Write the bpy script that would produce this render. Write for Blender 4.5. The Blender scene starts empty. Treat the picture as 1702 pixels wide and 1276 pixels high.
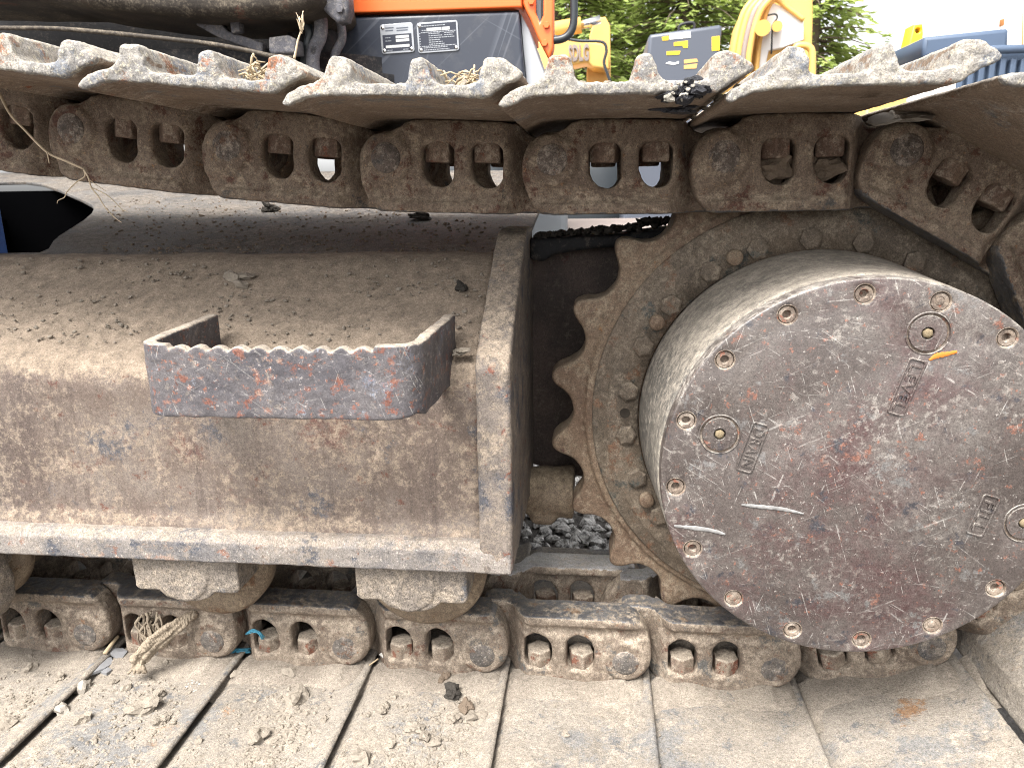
import bpy, bmesh, math, random
from mathutils import Vector, Matrix, noise
R = math.radians
rnd = random.Random(7)
S = bpy.context.scene
COL = S.collection

# ------------------------------------------------------------------ camera
PITCH, YAW, ROLL, CAMY, FPX = .2491, -.1109, -.014, -.8805, 1250.0
cp, sp = math.cos(PITCH), math.sin(PITCH)
FW = Vector((math.sin(YAW) * cp, math.cos(YAW) * cp, -sp))
r0 = Vector((math.cos(YAW), -math.sin(YAW), 0)); u0 = r0.cross(FW)
RT = r0 * math.cos(ROLL) + u0 * math.sin(ROLL)
UP = -r0 * math.sin(ROLL) + u0 * math.cos(ROLL)
CAMP = Vector((0, CAMY, 0))
cam = bpy.data.cameras.new('camera'); camo = bpy.data.objects.new('camera', cam); COL.objects.link(camo)
cam.sensor_width = 36; cam.lens = 36 * FPX / 1702; cam.clip_start = .05; cam.clip_end = 3000
camo.matrix_world = Matrix(((RT.x, UP.x, -FW.x, CAMP.x), (RT.y, UP.y, -FW.y, CAMP.y), (RT.z, UP.z, -FW.z, CAMP.z), (0, 0, 0, 1)))
cam.dof.use_dof = True; cam.dof.focus_distance = .86; cam.dof.aperture_fstop = 14
S.camera = camo

def at(px, py, Y):
    """world point at depth Y seen along a direction of the calibrated camera"""
    d = RT * ((px - 851) / FPX) - UP * ((py - 638) / FPX) + FW
    return CAMP + d * ((Y - CAMY) / d.y)

# ------------------------------------------------------------------ light
SUN_EL, SUN_AZ = R(58), R(205)          # azimuth measured from +Y clockwise: high, behind the camera, a little to the left
w = bpy.data.worlds.new('World'); S.world = w; w.use_nodes = True
nt = w.node_tree; bg = nt.nodes['Background']
sky = nt.nodes.new('ShaderNodeTexSky'); sky.sky_type = 'NISHITA'; sky.sun_disc = False
sky.sun_elevation = SUN_EL; sky.sun_rotation = SUN_AZ; sky.air_density = 1; sky.dust_density = 4; sky.ozone_density = 1
# thin bright overcast: the clear sky greyed towards its own brightness
bw = nt.nodes.new('ShaderNodeRGBToBW'); mx = nt.nodes.new('ShaderNodeMix'); mx.data_type = 'RGBA'
nt.links.new(sky.outputs[0], bw.inputs[0]); nt.links.new(sky.outputs[0], mx.inputs[6]); nt.links.new(bw.outputs[0], mx.inputs[7])
mx.inputs[0].default_value = .93
nt.links.new(mx.outputs[2], bg.inputs[0]); bg.inputs[1].default_value = .15
sun = bpy.data.lights.new('sun', 'SUN'); suno = bpy.data.objects.new('sun', sun); COL.objects.link(suno)
sun.energy = 2.0; sun.angle = R(28); sun.color = (1, .96, .9)
sd = Vector((math.sin(SUN_AZ) * math.cos(SUN_EL), math.cos(SUN_AZ) * math.cos(SUN_EL), math.sin(SUN_EL)))
suno.rotation_euler = (-sd).to_track_quat('-Z', 'Y').to_euler()
S.view_settings.view_transform = 'Standard'; S.view_settings.look = 'None'
S.view_settings.gamma = 1; S.view_settings.use_curve_mapping = False
S.view_settings.exposure = 2.05
S.cycles.max_bounces = 6; S.cycles.diffuse_bounces = 4; S.cycles.glossy_bounces = 3
S.cycles.transmission_bounces = 4; S.cycles.transparent_max_bounces = 6
S.cycles.use_denoising = True; S.cycles.denoising_prefilter = 'NONE'; S.cycles.filter_width = 1.0

# ------------------------------------------------------------------ materials
class N:
    def __init__(s, name):
        s.m = bpy.data.materials.new(name); s.m.use_nodes = True; s.t = s.m.node_tree
        s.b = s.t.nodes['Principled BSDF']
        g = s.t.nodes.new('ShaderNodeNewGeometry'); s.pos = g.outputs['Position']; s.nor = g.outputs['Normal']
        oc = s.t.nodes.new('ShaderNodeTexCoord'); s.obj = oc.outputs['Object']
    def inp(s, sock, v):
        if isinstance(v, bpy.types.NodeSocket): s.t.links.new(v, sock)
        elif isinstance(v, (tuple, list)) and len(v) == 3 and sock.type == 'RGBA': sock.default_value = (*v, 1)
        else: sock.default_value = v
    def noise(s, scale, detail=4, rough=.55, vec=None, stretch=None, dist=0):
        n = s.t.nodes.new('ShaderNodeTexNoise'); n.inputs['Scale'].default_value = scale
        n.inputs['Detail'].default_value = detail; n.inputs['Roughness'].default_value = rough; n.inputs['Distortion'].default_value = dist
        v = vec or s.pos
        if stretch:
            mp = s.t.nodes.new('ShaderNodeMapping'); mp.inputs['Scale'].default_value = stretch; s.t.links.new(v, mp.inputs[0]); v = mp.outputs[0]
        s.t.links.new(v, n.inputs['Vector']); return n.outputs['Fac']
    def vor(s, scale, feature='F1', vec=None, out='Distance'):
        n = s.t.nodes.new('ShaderNodeTexVoronoi'); n.feature = feature; n.inputs['Scale'].default_value = scale
        s.t.links.new(vec or s.pos, n.inputs['Vector']); return n.outputs[out]
    def rng(s, v, a, b, c=0., d=1., smooth=False):
        n = s.t.nodes.new('ShaderNodeMapRange'); n.clamp = True
        if smooth: n.interpolation_type = 'SMOOTHSTEP'
        s.inp(n.inputs[0], v)
        for i, x in enumerate((a, b, c, d)): n.inputs[i + 1].default_value = x
        return n.outputs[0]
    def math(s, op, a, b=0., clamp=False):
        n = s.t.nodes.new('ShaderNodeMath'); n.operation = op; n.use_clamp = clamp
        s.inp(n.inputs[0], a); s.inp(n.inputs[1], b); return n.outputs[0]
    def mix(s, f, a, b, mode='MIX'):
        n = s.t.nodes.new('ShaderNodeMix'); n.data_type = 'RGBA'; n.blend_type = mode
        s.inp(n.inputs[0], f); s.inp(n.inputs[6], a); s.inp(n.inputs[7], b); return n.outputs[2]
    def nz(s):
        n = s.t.nodes.new('ShaderNodeSeparateXYZ'); s.t.links.new(s.nor, n.inputs[0]); return n.outputs[2]
    def sep(s, v):
        n = s.t.nodes.new('ShaderNodeSeparateXYZ'); s.t.links.new(v, n.inputs[0]); return n.outputs
    def comb(s, x, y, z):
        n = s.t.nodes.new('ShaderNodeCombineXYZ')
        for i, q in enumerate((x, y, z)): s.inp(n.inputs[i], q)
        return n.outputs[0]
    def bump(s, h, strength, dist, prev=None):
        n = s.t.nodes.new('ShaderNodeBump'); n.inputs['Strength'].default_value = strength; n.inputs['Distance'].default_value = dist
        s.inp(n.inputs['Height'], h)
        if prev: s.t.links.new(prev, n.inputs['Normal'])
        s.t.links.new(n.outputs[0], s.b.inputs['Normal']); return n.outputs[0]
    def out(s, col, rough=.8, metal=0., spec=.3):
        s.inp(s.b.inputs['Base Color'], col); s.inp(s.b.inputs['Roughness'], rough); s.inp(s.b.inputs['Metallic'], metal)
        s.b.inputs['Specular IOR Level'].default_value = spec; return s.m

KA = .66
DUST = (.40, .345, .285)
def grime(name, c1, c2, scale=9, layers=(), dust=DUST, up=.8, base=.1, drange=.5, streak=None, spots=None, fine=.6,
          rough=(.65, .95), spec=.25, bump=.6, bscale=1., scratch=0, bdist=.0025, pits=.5):
    """worn painted steel: two-tone base, hard-edged rust and chip layers, dust lying on upward faces and caught in
    patches, grain, specks and pitting, fine scratches"""
    n = N(name)
    kk = lambda c: (c[0] * KA, c[1] * KA * .982, c[2] * KA * .985)
    c1, c2, dust = kk(c1), kk(c2), kk(dust); layers = [(kk(l[0]), *l[1:]) for l in layers]
    if streak: streak = (kk(streak[0]), *streak[1:])
    if spots: spots = (kk(spots[0]), *spots[1:])
    edge = n.math('MULTIPLY', n.math('SUBTRACT', n.noise(330, 4, .8), .5), .22)      # ragged rims for every patch
    col = n.mix(n.rng(n.math('ADD', n.noise(scale, 6, .65), edge), .42, .58), c1, c2)
    for (lc, ls, lo, hi, *sf) in layers:
        m_ = (lo + hi) / 2; sf = sf[0] if sf else .025
        col = n.mix(n.rng(n.math('ADD', n.noise(ls, 7, .7), edge), m_ - sf, m_ + sf), col, lc)
    if streak:
        col = n.mix(n.rng(n.math('ADD', n.noise(streak[1], 6, .7, stretch=(1, 1, .06)), edge), .52, .62, 0, streak[2]), col, streak[0])
    nz = n.rng(n.nz(), .05, .8, 0, up, True)
    big = n.noise(scale * 1.7, 6, .7); mid = n.noise(120, 6, .75)
    dm = n.math('ADD', n.math('ADD', nz, base), n.math('ADD', n.rng(big, .38, .62, -drange, drange), n.rng(mid, .40, .60, -.5, .5)), True)
    dcol = n.mix(n.rng(n.noise(60, 7, .75), .38, .62), tuple(.70 * q for q in dust), tuple(1.18 * q for q in dust))
    col = n.mix(dm, col, dcol)
    if spots:
        sc, amount, thr = spots[1], spots[2], spots[3] if len(spots) > 3 else .60
        col = n.mix(n.rng(n.noise(sc, 4, .75), thr, thr + .02, 0, amount), col, spots[0])
    if scratch:
        tot = None
        for k, (a, w_, th) in enumerate(((.45, 5.2, .70), (-.55, 6.2, .70), (1.25, 5.6, .71), (2.5, 7, .695), (.1, 6.6, .71), (1.9, 8, .695), (-.15, 9, .70))):
            mp = n.t.nodes.new('ShaderNodeMapping'); mp.inputs['Rotation'].default_value = (0, a, 0); mp.inputs['Location'].default_value = (k * 3.1, 0, k * 1.7)
            n.t.links.new(n.pos, mp.inputs[0])
            ln = n.noise(85, 1, .4, vec=mp.outputs[0], stretch=(.10 + .03 * (k % 3), 1, w_), dist=.35)
            msk = n.rng(ln, th, th + .03, 0, .55 + .15 * (k % 3))
            brk = n.rng(n.noise(45 + 9 * k, 3, .7), .48, .60)
            m_ = n.math('MULTIPLY', msk, brk)
            tot = m_ if tot is None else n.math('MAXIMUM', tot, m_)
        col = n.mix(n.math('MULTIPLY', tot, scratch), col, (.42, .40, .37))
    if pits:
        pv = n.rng(n.noise(240, 2, .6), .665, .70, 0, pits)
        col = n.mix(pv, col, tuple(.28 * q for q in c1))
    g = n.math('ADD', n.math('MULTIPLY', n.noise(620, 3, .8), .6), n.math('MULTIPLY', n.noise(230, 5, .75), .4))
    gm = n.rng(g, .40, .60, .35, 1.65)
    col = n.mix(fine, col, n.mix(1., col, n.comb(gm, gm, gm), 'MULTIPLY'))
    a = n.bump(n.noise(24 * bscale, 4, .5), bump * .3, bdist * 1.6)
    a = n.bump(n.noise(300 * bscale, 5, .8), bump * .9, bdist * .45, a)
    return n.out(col, n.rng(dm, 0, 1, *rough), 0, spec)

def flat(name, col, rough=.6, metal=0, spec=.4, var=.15, scale=30, bump=0):
    n = N(name)
    c = n.mix(n.noise(scale, 5, .6), tuple(q * (1 - var) for q in col), tuple(min(1, q * (1 + var)) for q in col))
    if bump: n.bump(n.noise(scale * 5, 4, .7), bump, .002)
    return n.out(c, rough, metal, spec)

RUSTB = (.17, .085, .05); RUSTO = (.30, .115, .045); BROWN = (.155, .105, .072)
M = {}
M['frame'] = grime('frame_paint', (.165, .128, .105), (.232, .195, .165), 7,
    layers=[((.155, .085, .068), 6, .55, .59), ((.10, .10, .11), 13, .60, .64), ((.15, .07, .05), 46, .62, .66)], up=1.6, base=.06, drange=.4,
    streak=((.105, .08, .07), 24, .75), spots=((.42, .36, .29), 200, .5, .62), bump=1.0, fine=.5, dust=(.34, .275, .21))
M['endplate'] = grime('end_plate_paint', (.155, .135, .12), (.235, .20, .17), 14,
    layers=[((.095, .098, .112), 15, .55, .60), ((.20, .085, .06), 44, .60, .64)], up=.8, base=.08, drange=.45, bump=.7, dust=(.35, .29, .225))
M['lip'] = grime('frame_lip_paint', (.17, .162, .16), (.30, .27, .24), 12,
    layers=[((.24, .115, .08), 60, .58, .62), ((.085, .092, .11), 19, .57, .61)], up=.8, base=.0, drange=.5, bump=.8, dust=(.33, .285, .235), spots=((.55, .5, .44), 300, .7, .61))
M['step'] = grime('step_paint', (.085, .080, .088), (.135, .125, .128), 16,
    layers=[((.16, .17, .205), 15, .57, .61), ((.20, .082, .058), 60, .57, .605), ((.29, .13, .085), 130, .61, .64), ((.22, .24, .28), 40, .63, .66)], up=1.6, base=-.35, drange=.3,
    dust=(.40, .345, .28), spots=((.42, .38, .35), 230, .6, .64), fine=.5, rough=(.5, .9), spec=.4, bump=.55, scratch=.45)
M['cover'] = grime('cover_paint', (.088, .072, .065), (.130, .112, .101), 9,
    layers=[((.088, .050, .048), 4.2, .51, .54, .06), ((.178, .162, .147), 3.6, .54, .60, .08), ((.16, .152, .146), 28, .60, .64), ((.22, .105, .075), 42, .635, .67), ((.25, .115, .08), 125, .625, .66), ((.055, .053, .06), 34, .60, .64)], up=1.0, base=-.32, drange=.3,  # the broad soft grey layer paints a pale sheen into the colour
    dust=(.36, .33, .29), spots=((.5, .47, .43), 210, .6, .64), fine=.6, rough=(.34, .8), spec=.6, bump=.4, scratch=.5)
M['drum'] = grime('drum_paint', (.13, .125, .115), (.21, .195, .165), 6, layers=[((.10, .10, .11), 20, .58, .7)], up=.8, base=.25, drange=.35,
    dust=(.40, .36, .30), bump=.25, fine=.4)
M['sprocket'] = grime('sprocket_steel', (.15, .10, .068), (.215, .155, .105), 12, layers=[((.10, .055, .045), 22, .58, .68), ((.24, .13, .06), 40, .64, .72)],
    up=.5, base=.12, drange=.4, dust=(.29, .235, .17), bump=.6)
M['hubring'] = grime('hub_ring_paint', (.11, .088, .066), (.165, .13, .095), 12, layers=[((.16, .09, .055), 25, .56, .62), ((.075, .078, .07), 18, .56, .62)],
    up=.5, base=.1, drange=.3, dust=(.25, .21, .16), bump=.5)
M['link'] = grime('link_steel', (.165, .122, .09), (.24, .185, .138), 16, layers=[((.12, .06, .042), 34, .53, .63), ((.085, .082, .078), 22, .60, .70), ((.26, .14, .07), 70, .62, .70)],
    up=.75, base=.0, drange=.5, dust=(.36, .295, .22), bump=1.2, spots=((.46, .30, .17), 300, .6, .62))
M['rail'] = grime('rail_steel', (.075, .076, .082), (.12, .118, .118), 24, layers=[((.17, .11, .07), 40, .56, .66)], up=.15, base=.0, drange=.4, dust=(.36, .30, .225), bump=.7, rough=(.4, .9), spec=.5)
M['link_dusty'] = grime('dusty_link_steel', (.19, .15, .115), (.27, .22, .17), 15, layers=[((.15, .085, .06), 36, .58, .62), ((.12, .118, .11), 22, .58, .62), ((.25, .14, .08), 80, .63, .66)],
    up=.8, base=.12, drange=.55, dust=(.40, .335, .26), bump=1.2, spots=((.5, .42, .32), 260, .5, .63))
M['bolt_dusty'] = grime('dusty_bolt_steel', (.20, .15, .115), (.28, .23, .175), 30, layers=[((.20, .085, .055), 40, .56, .60)], up=1.2, base=.05, drange=.4, dust=(.42, .36, .285), bump=.7)
M['pin_dusty'] = grime('dusty_pin_steel', (.12, .11, .10), (.17, .15, .13), 30, layers=[((.16, .10, .07), 50, .58, .62), ((.09, .09, .092), 30, .56, .6)], up=.5, base=-.05, drange=.4, bump=1.0, spots=((.5, .47, .42), 300, .6, .61))
M['polished'] = grime('polished_rail', (.30, .29, .28), (.42, .41, .40), 20, up=.1, base=-.1, drange=.3, dust=(.4, .35, .28), bump=.3, rough=(.3, .7), spec=.5)
M['packed'] = grime('packed_dust', (.26, .225, .185), (.34, .30, .245), 12, up=.3, base=.1, drange=.5, dust=(.32, .28, .23), bump=1.3)
M['pin'] = grime('pin_steel', (.10, .082, .07), (.15, .12, .10), 30, layers=[((.15, .085, .055), 50, .55, .66), ((.07, .066, .066), 30, .55, .66)], up=.5, base=.05, drange=.35, bump=1.0, spots=((.45, .42, .37), 300, .6, .61))
M['bolt'] = grime('bolt_steel', (.14, .09, .065), (.20, .14, .10), 30, layers=[((.20, .075, .045), 40, .58, .68)], up=1.0, base=.05, drange=.3, dust=(.38, .32, .25), bump=.5)
M['shoe'] = grime('shoe_steel', (.24, .178, .13), (.32, .245, .182), 8, layers=[((.19, .19, .19), 18, .55, .68), ((.30, .11, .055), 34, .64, .70), ((.13, .09, .06), 6, .6, .7)],
    up=1.5, base=-.1, drange=.3, dust=(.50, .45, .385), bump=1.0)
M['shoe_end'] = grime('shoe_end_steel', (.27, .26, .245), (.42, .395, .35), 20, layers=[((.22, .235, .26), 24, .54, .60), ((.33, .14, .07), 30, .575, .615), ((.17, .11, .08), 60, .62, .66)],
    up=.8, base=-.15, drange=.3, dust=(.5, .46, .39), bump=1.5, spots=((.62, .57, .44), 210, .7, .56))
M['shoe_low'] = grime('dusty_shoe', (.265, .237, .20), (.345, .31, .262), 5, layers=[((.235, .23, .22), 7, .53, .58), ((.165, .165, .165), 22, .575, .615), ((.34, .20, .11), 12, .65, .69)],
    up=.12, base=.05, drange=.8, dust=(.37, .325, .265), bump=1.4, spots=((.10, .09, .085), 190, .6, .63))
M['roller'] = grime('roller_steel', (.17, .125, .085), (.25, .195, .14), 14, layers=[((.16, .09, .05), 20, .58, .7)], up=.6, base=.25, drange=.35, dust=(.33, .265, .185), bump=.35)
M['cap'] = grime('roller_cap_paint', (.19, .165, .14), (.27, .235, .195), 16, layers=[((.12, .12, .125), 20, .56, .66)], up=.6, base=.25, drange=.45, dust=(.36, .305, .24), bump=1., fine=.9)
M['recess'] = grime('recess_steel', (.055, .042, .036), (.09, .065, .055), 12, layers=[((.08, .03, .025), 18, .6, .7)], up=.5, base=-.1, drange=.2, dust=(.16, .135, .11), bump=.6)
M['leg'] = grime('carbody_paint', (.10, .097, .094), (.165, .157, .148), 7, layers=[((.11, .09, .072), 12, .52, .56), ((.06, .053, .048), 34, .59, .63)],
    up=.45, base=.0, drange=.45, dust=(.235, .21, .18), bump=1.4, bdist=.004)
M['clod'] = flat('dirt_clod', (.225, .195, .16), .95, var=.3, scale=80, bump=1., spec=.1)
M['darkclod'] = flat('dark_soil', (.045, .04, .035), .95, var=.4, scale=80, bump=1., spec=.1)
M['pebble'] = flat('dull_pebble', (.27, .25, .215), .85, var=.4, scale=120, bump=.5, spec=.1)
M['mud'] = flat('dried_mud', (.13, .10, .075), .95, var=.35, scale=60, bump=1., spec=.1)
M['stone'] = flat('pale_stone', (.24, .215, .185), .8, var=.25, scale=60, bump=.5, spec=.2)
M['black'] = flat('black_paint', (.012, .012, .014), .55, var=.4, scale=10)
M['tar'] = flat('tar', (.012, .012, .016), .35, var=.5, scale=100, bump=1.)
M['hole'] = flat('dark_socket', (.03, .025, .02), .9, var=.4, scale=100, spec=.1)
M['sockdirt'] = flat('socket_dirt', (.19, .15, .095), .9, var=.35, scale=200, bump=.6, spec=.1)
M['ringdust'] = grime('ring_dust', (.16, .125, .10), (.27, .215, .165), 70, up=.5, base=.1, layers=[((.28, .12, .08), 80, .56, .64)], bump=.4)
M['orange'] = flat('orange_paint', (.66, .125, .028), .3, var=.06, scale=4)
def navy():
    n = N('navy_panel_paint')
    c = n.mix(n.noise(3, 4, .6), (.012, .016, .027), (.021, .026, .040))
    for k, a in enumerate((.7, -.5, 1.2)):
        mp = n.t.nodes.new('ShaderNodeMapping'); mp.inputs['Rotation'].default_value = (0, a, 0); mp.inputs['Location'].default_value = (k * 2.3, 0, k)
        n.t.links.new(n.pos, mp.inputs[0])
        s_ = n.noise(16, 2, .5, vec=mp.outputs[0], stretch=(.07, 1, 4), dist=.4)
        c = n.mix(n.rng(s_, .66, .72, 0, .22), c, (.16, .17, .20))
    c = n.mix(n.rng(n.noise(9, 6, .7), .5, .75, 0, .18), c, (.22, .20, .18))
    return n.out(c, .42, 0, .5)
M['navy'] = navy()
M['greyside'] = flat('grey_side_paint', (.30, .31, .33), .5, var=.12, scale=14)
M['plate'] = flat('plate_metal', (.30, .31, .33), .35, .6, var=.15, scale=60)
M['platedark'] = flat('plate_print_black', (.015, .018, .03), .4)
M['platewhite'] = flat('plate_cell', (.42, .42, .42), .5, var=.1)
M['glass'] = flat('dark_glass', (.05, .06, .07), .08, 0, .8, var=.1)
M['rubber'] = flat('black_tube', (.02, .024, .028), .4)
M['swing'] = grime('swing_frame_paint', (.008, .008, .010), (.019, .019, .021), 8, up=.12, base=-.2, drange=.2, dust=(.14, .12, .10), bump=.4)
M['void'] = flat('opening_shade', (.0012, .0012, .0014), 1., var=.3, scale=8, spec=.0)  # near-black colour stands in for the deep shade inside the leg opening
M['bracket'] = grime('bracket_paint', (.10, .10, .115), (.17, .17, .19), 12, up=.5, base=0, drange=.2, layers=[((.04, .04, .045), 15, .55, .65)], dust=(.3, .28, .26), bump=.4)
M['underbody'] = grime('underbody_paint', (.034, .028, .023), (.062, .05, .038), 5, up=.3, base=.05, layers=[((.14, .06, .04), 6, .58, .7)], dust=(.2, .17, .13), bump=.4)
M['bluepaint'] = flat('blue_paint', (.035, .10, .32), .6, var=.35, scale=120, bump=.5)
M['rag'] = flat('dirty_cloth', (.25, .205, .155), .95, var=.3, scale=60, bump=.8, spec=.05)
M['string'] = flat('blue_string', (.05, .21, .30), .8, var=.3, scale=150)
M['straw'] = flat('dry_straw', (0.352, 0.277, 0.18), .85, var=.35, scale=90)
M['twig'] = flat('dry_root', (0.413, 0.33, 0.232), .8, var=.2, scale=90)
M['flake'] = flat('grey_plastic', (.17, .17, .175), .6, var=.35, scale=50)
M['paper'] = flat('white_scrap', (.36, .345, .32), .8, var=.3, scale=90, bump=.5)
M['chalk'] = flat('orange_crayon', (.60, .15, .02), .7, var=.1)
M['scrape'] = flat('bare_scrape', (.20, .195, .19), .6, var=.8, scale=190)
M['yellow'] = flat('yellow_paint', (.62, .36, .10), .45, var=.16, scale=5)
M['yellow2'] = flat('bright_yellow', (.74, .48, .02), .4, var=.05)
M['white'] = flat('white_paint', (.75, .74, .72), .5, var=.06, scale=3)
M['hood'] = flat('grey_hood_paint', (.062, .070, .090), .4, var=.08, scale=2)
M['truckblue'] = flat('blue_truck_paint', (.055, .08, .125), .5, var=.18, scale=3)
M['letter'] = flat('grey_lettering', (.22, .18, .16), .6)
M['chrome'] = flat('rod_chrome', (.6, .6, .6), .2, 1.)
M['teal'] = flat('pale_green_paint', (.30, .50, .42), .6)
M['pole'] = flat('pale_pole', (.62, .58, .54), .6)
M['rustmach'] = flat('faded_orange', (.52, .22, .08), .6, var=.2, scale=3)
M['palegrey'] = flat('faded_grey_panel', (.17, .18, .19), .7, var=.15, scale=4)
M['palepink'] = flat('faded_pink_panel', (.20, .165, .15), .7, var=.15, scale=4)

# ------------------------------------------------------------------ mesh helpers
def mk(name, verts, faces, smooth=True):
    me = bpy.data.meshes.new(name); me.from_pydata([tuple(v) for v in verts], [], faces); me.update()
    if smooth:
        for p in me.polygons: p.use_smooth = True
    return me
def obj(name, me, mat=None, parent=None, loc=None, rot=None, label=None, kind=None):
    o = bpy.data.objects.new(name, me); COL.objects.link(o)
    if mat is not None:
        me.materials.clear(); me.materials.append(M[mat] if isinstance(mat, str) else mat)
    if parent:
        o.parent = parent
        if loc is None and parent.parent is None: loc = -parent.location
    if loc is not None: o.location = loc
    if rot is not None: o.rotation_euler = rot
    if label: o['label'] = label
    if kind: o['kind'] = kind
    return o
def tag(o, label, cat, group=None, kind=None):
    if label: o['label'] = label
    if cat: o['category'] = cat
    if group: o['group'] = group
    if kind: o['kind'] = kind
    return o
def thing(name, loc, label, cat, group=None):
    o = bpy.data.objects.new(name, None); COL.objects.link(o); o.location = loc; o.empty_display_size = .1
    return tag(o, label, cat, group)

def plate(splines, y0, y1, bevel=0., res=2):
    """closed outlines in (x,z) -> solid between depths y0..y1 with rounded edges; further outlines are holes"""
    cu = bpy.data.curves.new('tmp', 'CURVE'); cu.dimensions = '2D'; cu.fill_mode = 'BOTH'
    for sp_ in splines:
        s_ = cu.splines.new('POLY'); s_.points.add(len(sp_) - 1); s_.use_cyclic_u = True
        for p, q in zip(s_.points, sp_): p.co = (q[0], q[1], 0, 1)
    h = (y1 - y0) / 2
    cu.extrude = max(h - bevel, 0); cu.bevel_depth = bevel; cu.bevel_resolution = res; cu.offset = -bevel
    o = bpy.data.objects.new('tmp', cu); COL.objects.link(o)
    dg = bpy.context.evaluated_depsgraph_get(); dg.update()
    me = bpy.data.meshes.new_from_object(o.evaluated_get(dg), depsgraph=dg)
    bpy.data.objects.remove(o); bpy.data.curves.remove(cu)
    me.transform(Matrix(((1, 0, 0, 0), (0, 0, -1, (y0 + y1) / 2), (0, 1, 0, 0), (0, 0, 0, 1))))
    bm = bmesh.new(); bm.from_mesh(me); bmesh.ops.remove_doubles(bm, verts=bm.verts, dist=1e-5)
    bmesh.ops.recalc_face_normals(bm, faces=bm.faces); bm.to_mesh(me); bm.free(); me.update()
    return me
def circle(cx, cz, r, n=32, a0=0, sq=1):
    return [(cx + r * math.cos(a0 + 2 * math.pi * k / n), cz + r * sq * math.sin(a0 + 2 * math.pi * k / n)) for k in range(n)]
def disc(outer, holes, y0, y1, b):
    """round disc (cx,cz,r,n) with round holes, bevelled on its front face y0"""
    from mathutils.geometry import delaunay_2d_cdt
    loops = []
    for i, (cx, cz, r, n) in enumerate([outer] + holes):
        sg = -1 if i == 0 else 1
        loops.append([circle(cx, cz, r + sg * b, n, .013 * i), circle(cx, cz, r + sg * b * .3, n, .013 * i), circle(cx, cz, r, n, .013 * i)])
    vs, ed = [], []
    for l in loops:
        o = len(vs); n = len(l[0]); vs += [Vector(p) for p in l[0]]; ed += [(o + k, o + (k + 1) % n) for k in range(n)]
    rv, re, rf, *_ = delaunay_2d_cdt(vs, ed, [], 0, 1e-7)
    V = [(v.x, y0, v.y) for v in rv]; F = []
    for f in rf:
        c = sum((rv[i] for i in f), Vector((0, 0))) / len(f)
        if math.hypot(c.x - outer[0], c.y - outer[1]) > outer[2] - b: continue
        if any(math.hypot(c.x - h[0], c.y - h[1]) < h[2] + b * .9 for h in holes): continue
        F.append(tuple(f))
    for l in loops:
        n = len(l[0]); rings = [[(p[0], y0, p[1]) for p in l[0]], [(p[0], y0 + b * .3, p[1]) for p in l[1]], [(p[0], y0 + b, p[1]) for p in l[2]], [(p[0], y1, p[1]) for p in l[2]]]
        o = len(V); V += [q for r_ in rings for q in r_]
        for j in range(3):
            for k in range(n): F.append((o + j * n + k, o + j * n + (k + 1) % n, o + (j + 1) * n + (k + 1) % n, o + (j + 1) * n + k))
    me = mk('disc', V, F); bm = bmesh.new(); bm.from_mesh(me); bmesh.ops.remove_doubles(bm, verts=bm.verts, dist=1e-6); bmesh.ops.recalc_face_normals(bm, faces=bm.faces); bm.to_mesh(me); bm.free()
    return me
def rrect(x0, z0, x1, z1, r, n=4):
    o = []
    for cx, cz, a in ((x1 - r, z1 - r, 0), (x0 + r, z1 - r, 90), (x0 + r, z0 + r, 180), (x1 - r, z0 + r, 270)):
        for k in range(n + 1):
            t = R(a + 90 * k / n); o.append((cx + r * math.cos(t), cz + r * math.sin(t)))
    return o
def box(x0, y0, z0, x1, y1, z1, bev=0., seg=2):
    bm = bmesh.new(); bmesh.ops.create_cube(bm, size=1)
    for v in bm.verts: v.co = Vector(((x0 + x1) / 2 + v.co.x * (x1 - x0), (y0 + y1) / 2 + v.co.y * (y1 - y0), (z0 + z1) / 2 + v.co.z * (z1 - z0)))
    if bev: bmesh.ops.bevel(bm, geom=bm.edges[:], offset=bev, segments=seg, affect='EDGES', profile=.5)
    me = bpy.data.meshes.new('box'); bm.to_mesh(me); bm.free()
    return me
def lathe(prof, n=48, axis='Y', c=(0, 0, 0)):
    """profile of (radius, height along axis)"""
    vs, fs = [], []
    m = len(prof)
    for k in range(n):
        a = 2 * math.pi * k / n
        for r, h in prof:
            if axis == 'Y': vs.append((c[0] + r * math.cos(a), c[1] + h, c[2] + r * math.sin(a)))
            elif axis == 'Z': vs.append((c[0] + r * math.cos(a), c[1] + r * math.sin(a), c[2] + h))
            else: vs.append((c[0] + h, c[1] + r * math.cos(a), c[2] + r * math.sin(a)))
    for k in range(n):
        for j in range(m - 1):
            a, b = k * m + j, ((k + 1) % n) * m + j
            fs.append((a, a + 1, b + 1, b))
    me = mk('lathe', vs, fs)
    bm = bmesh.new(); bm.from_mesh(me); bmesh.ops.remove_doubles(bm, verts=bm.verts, dist=1e-6)
    bmesh.ops.recalc_face_normals(bm, faces=bm.faces); bm.to_mesh(me); bm.free()
    return me
def sharp(me, ang=35):
    bm = bmesh.new(); bm.from_mesh(me)
    for f in bm.faces: f.smooth = True
    for e in bm.edges:
        if len(e.link_faces) == 2 and e.calc_face_angle(0) > R(ang): e.smooth = False
    bm.to_mesh(me); bm.free(); return me
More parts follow.
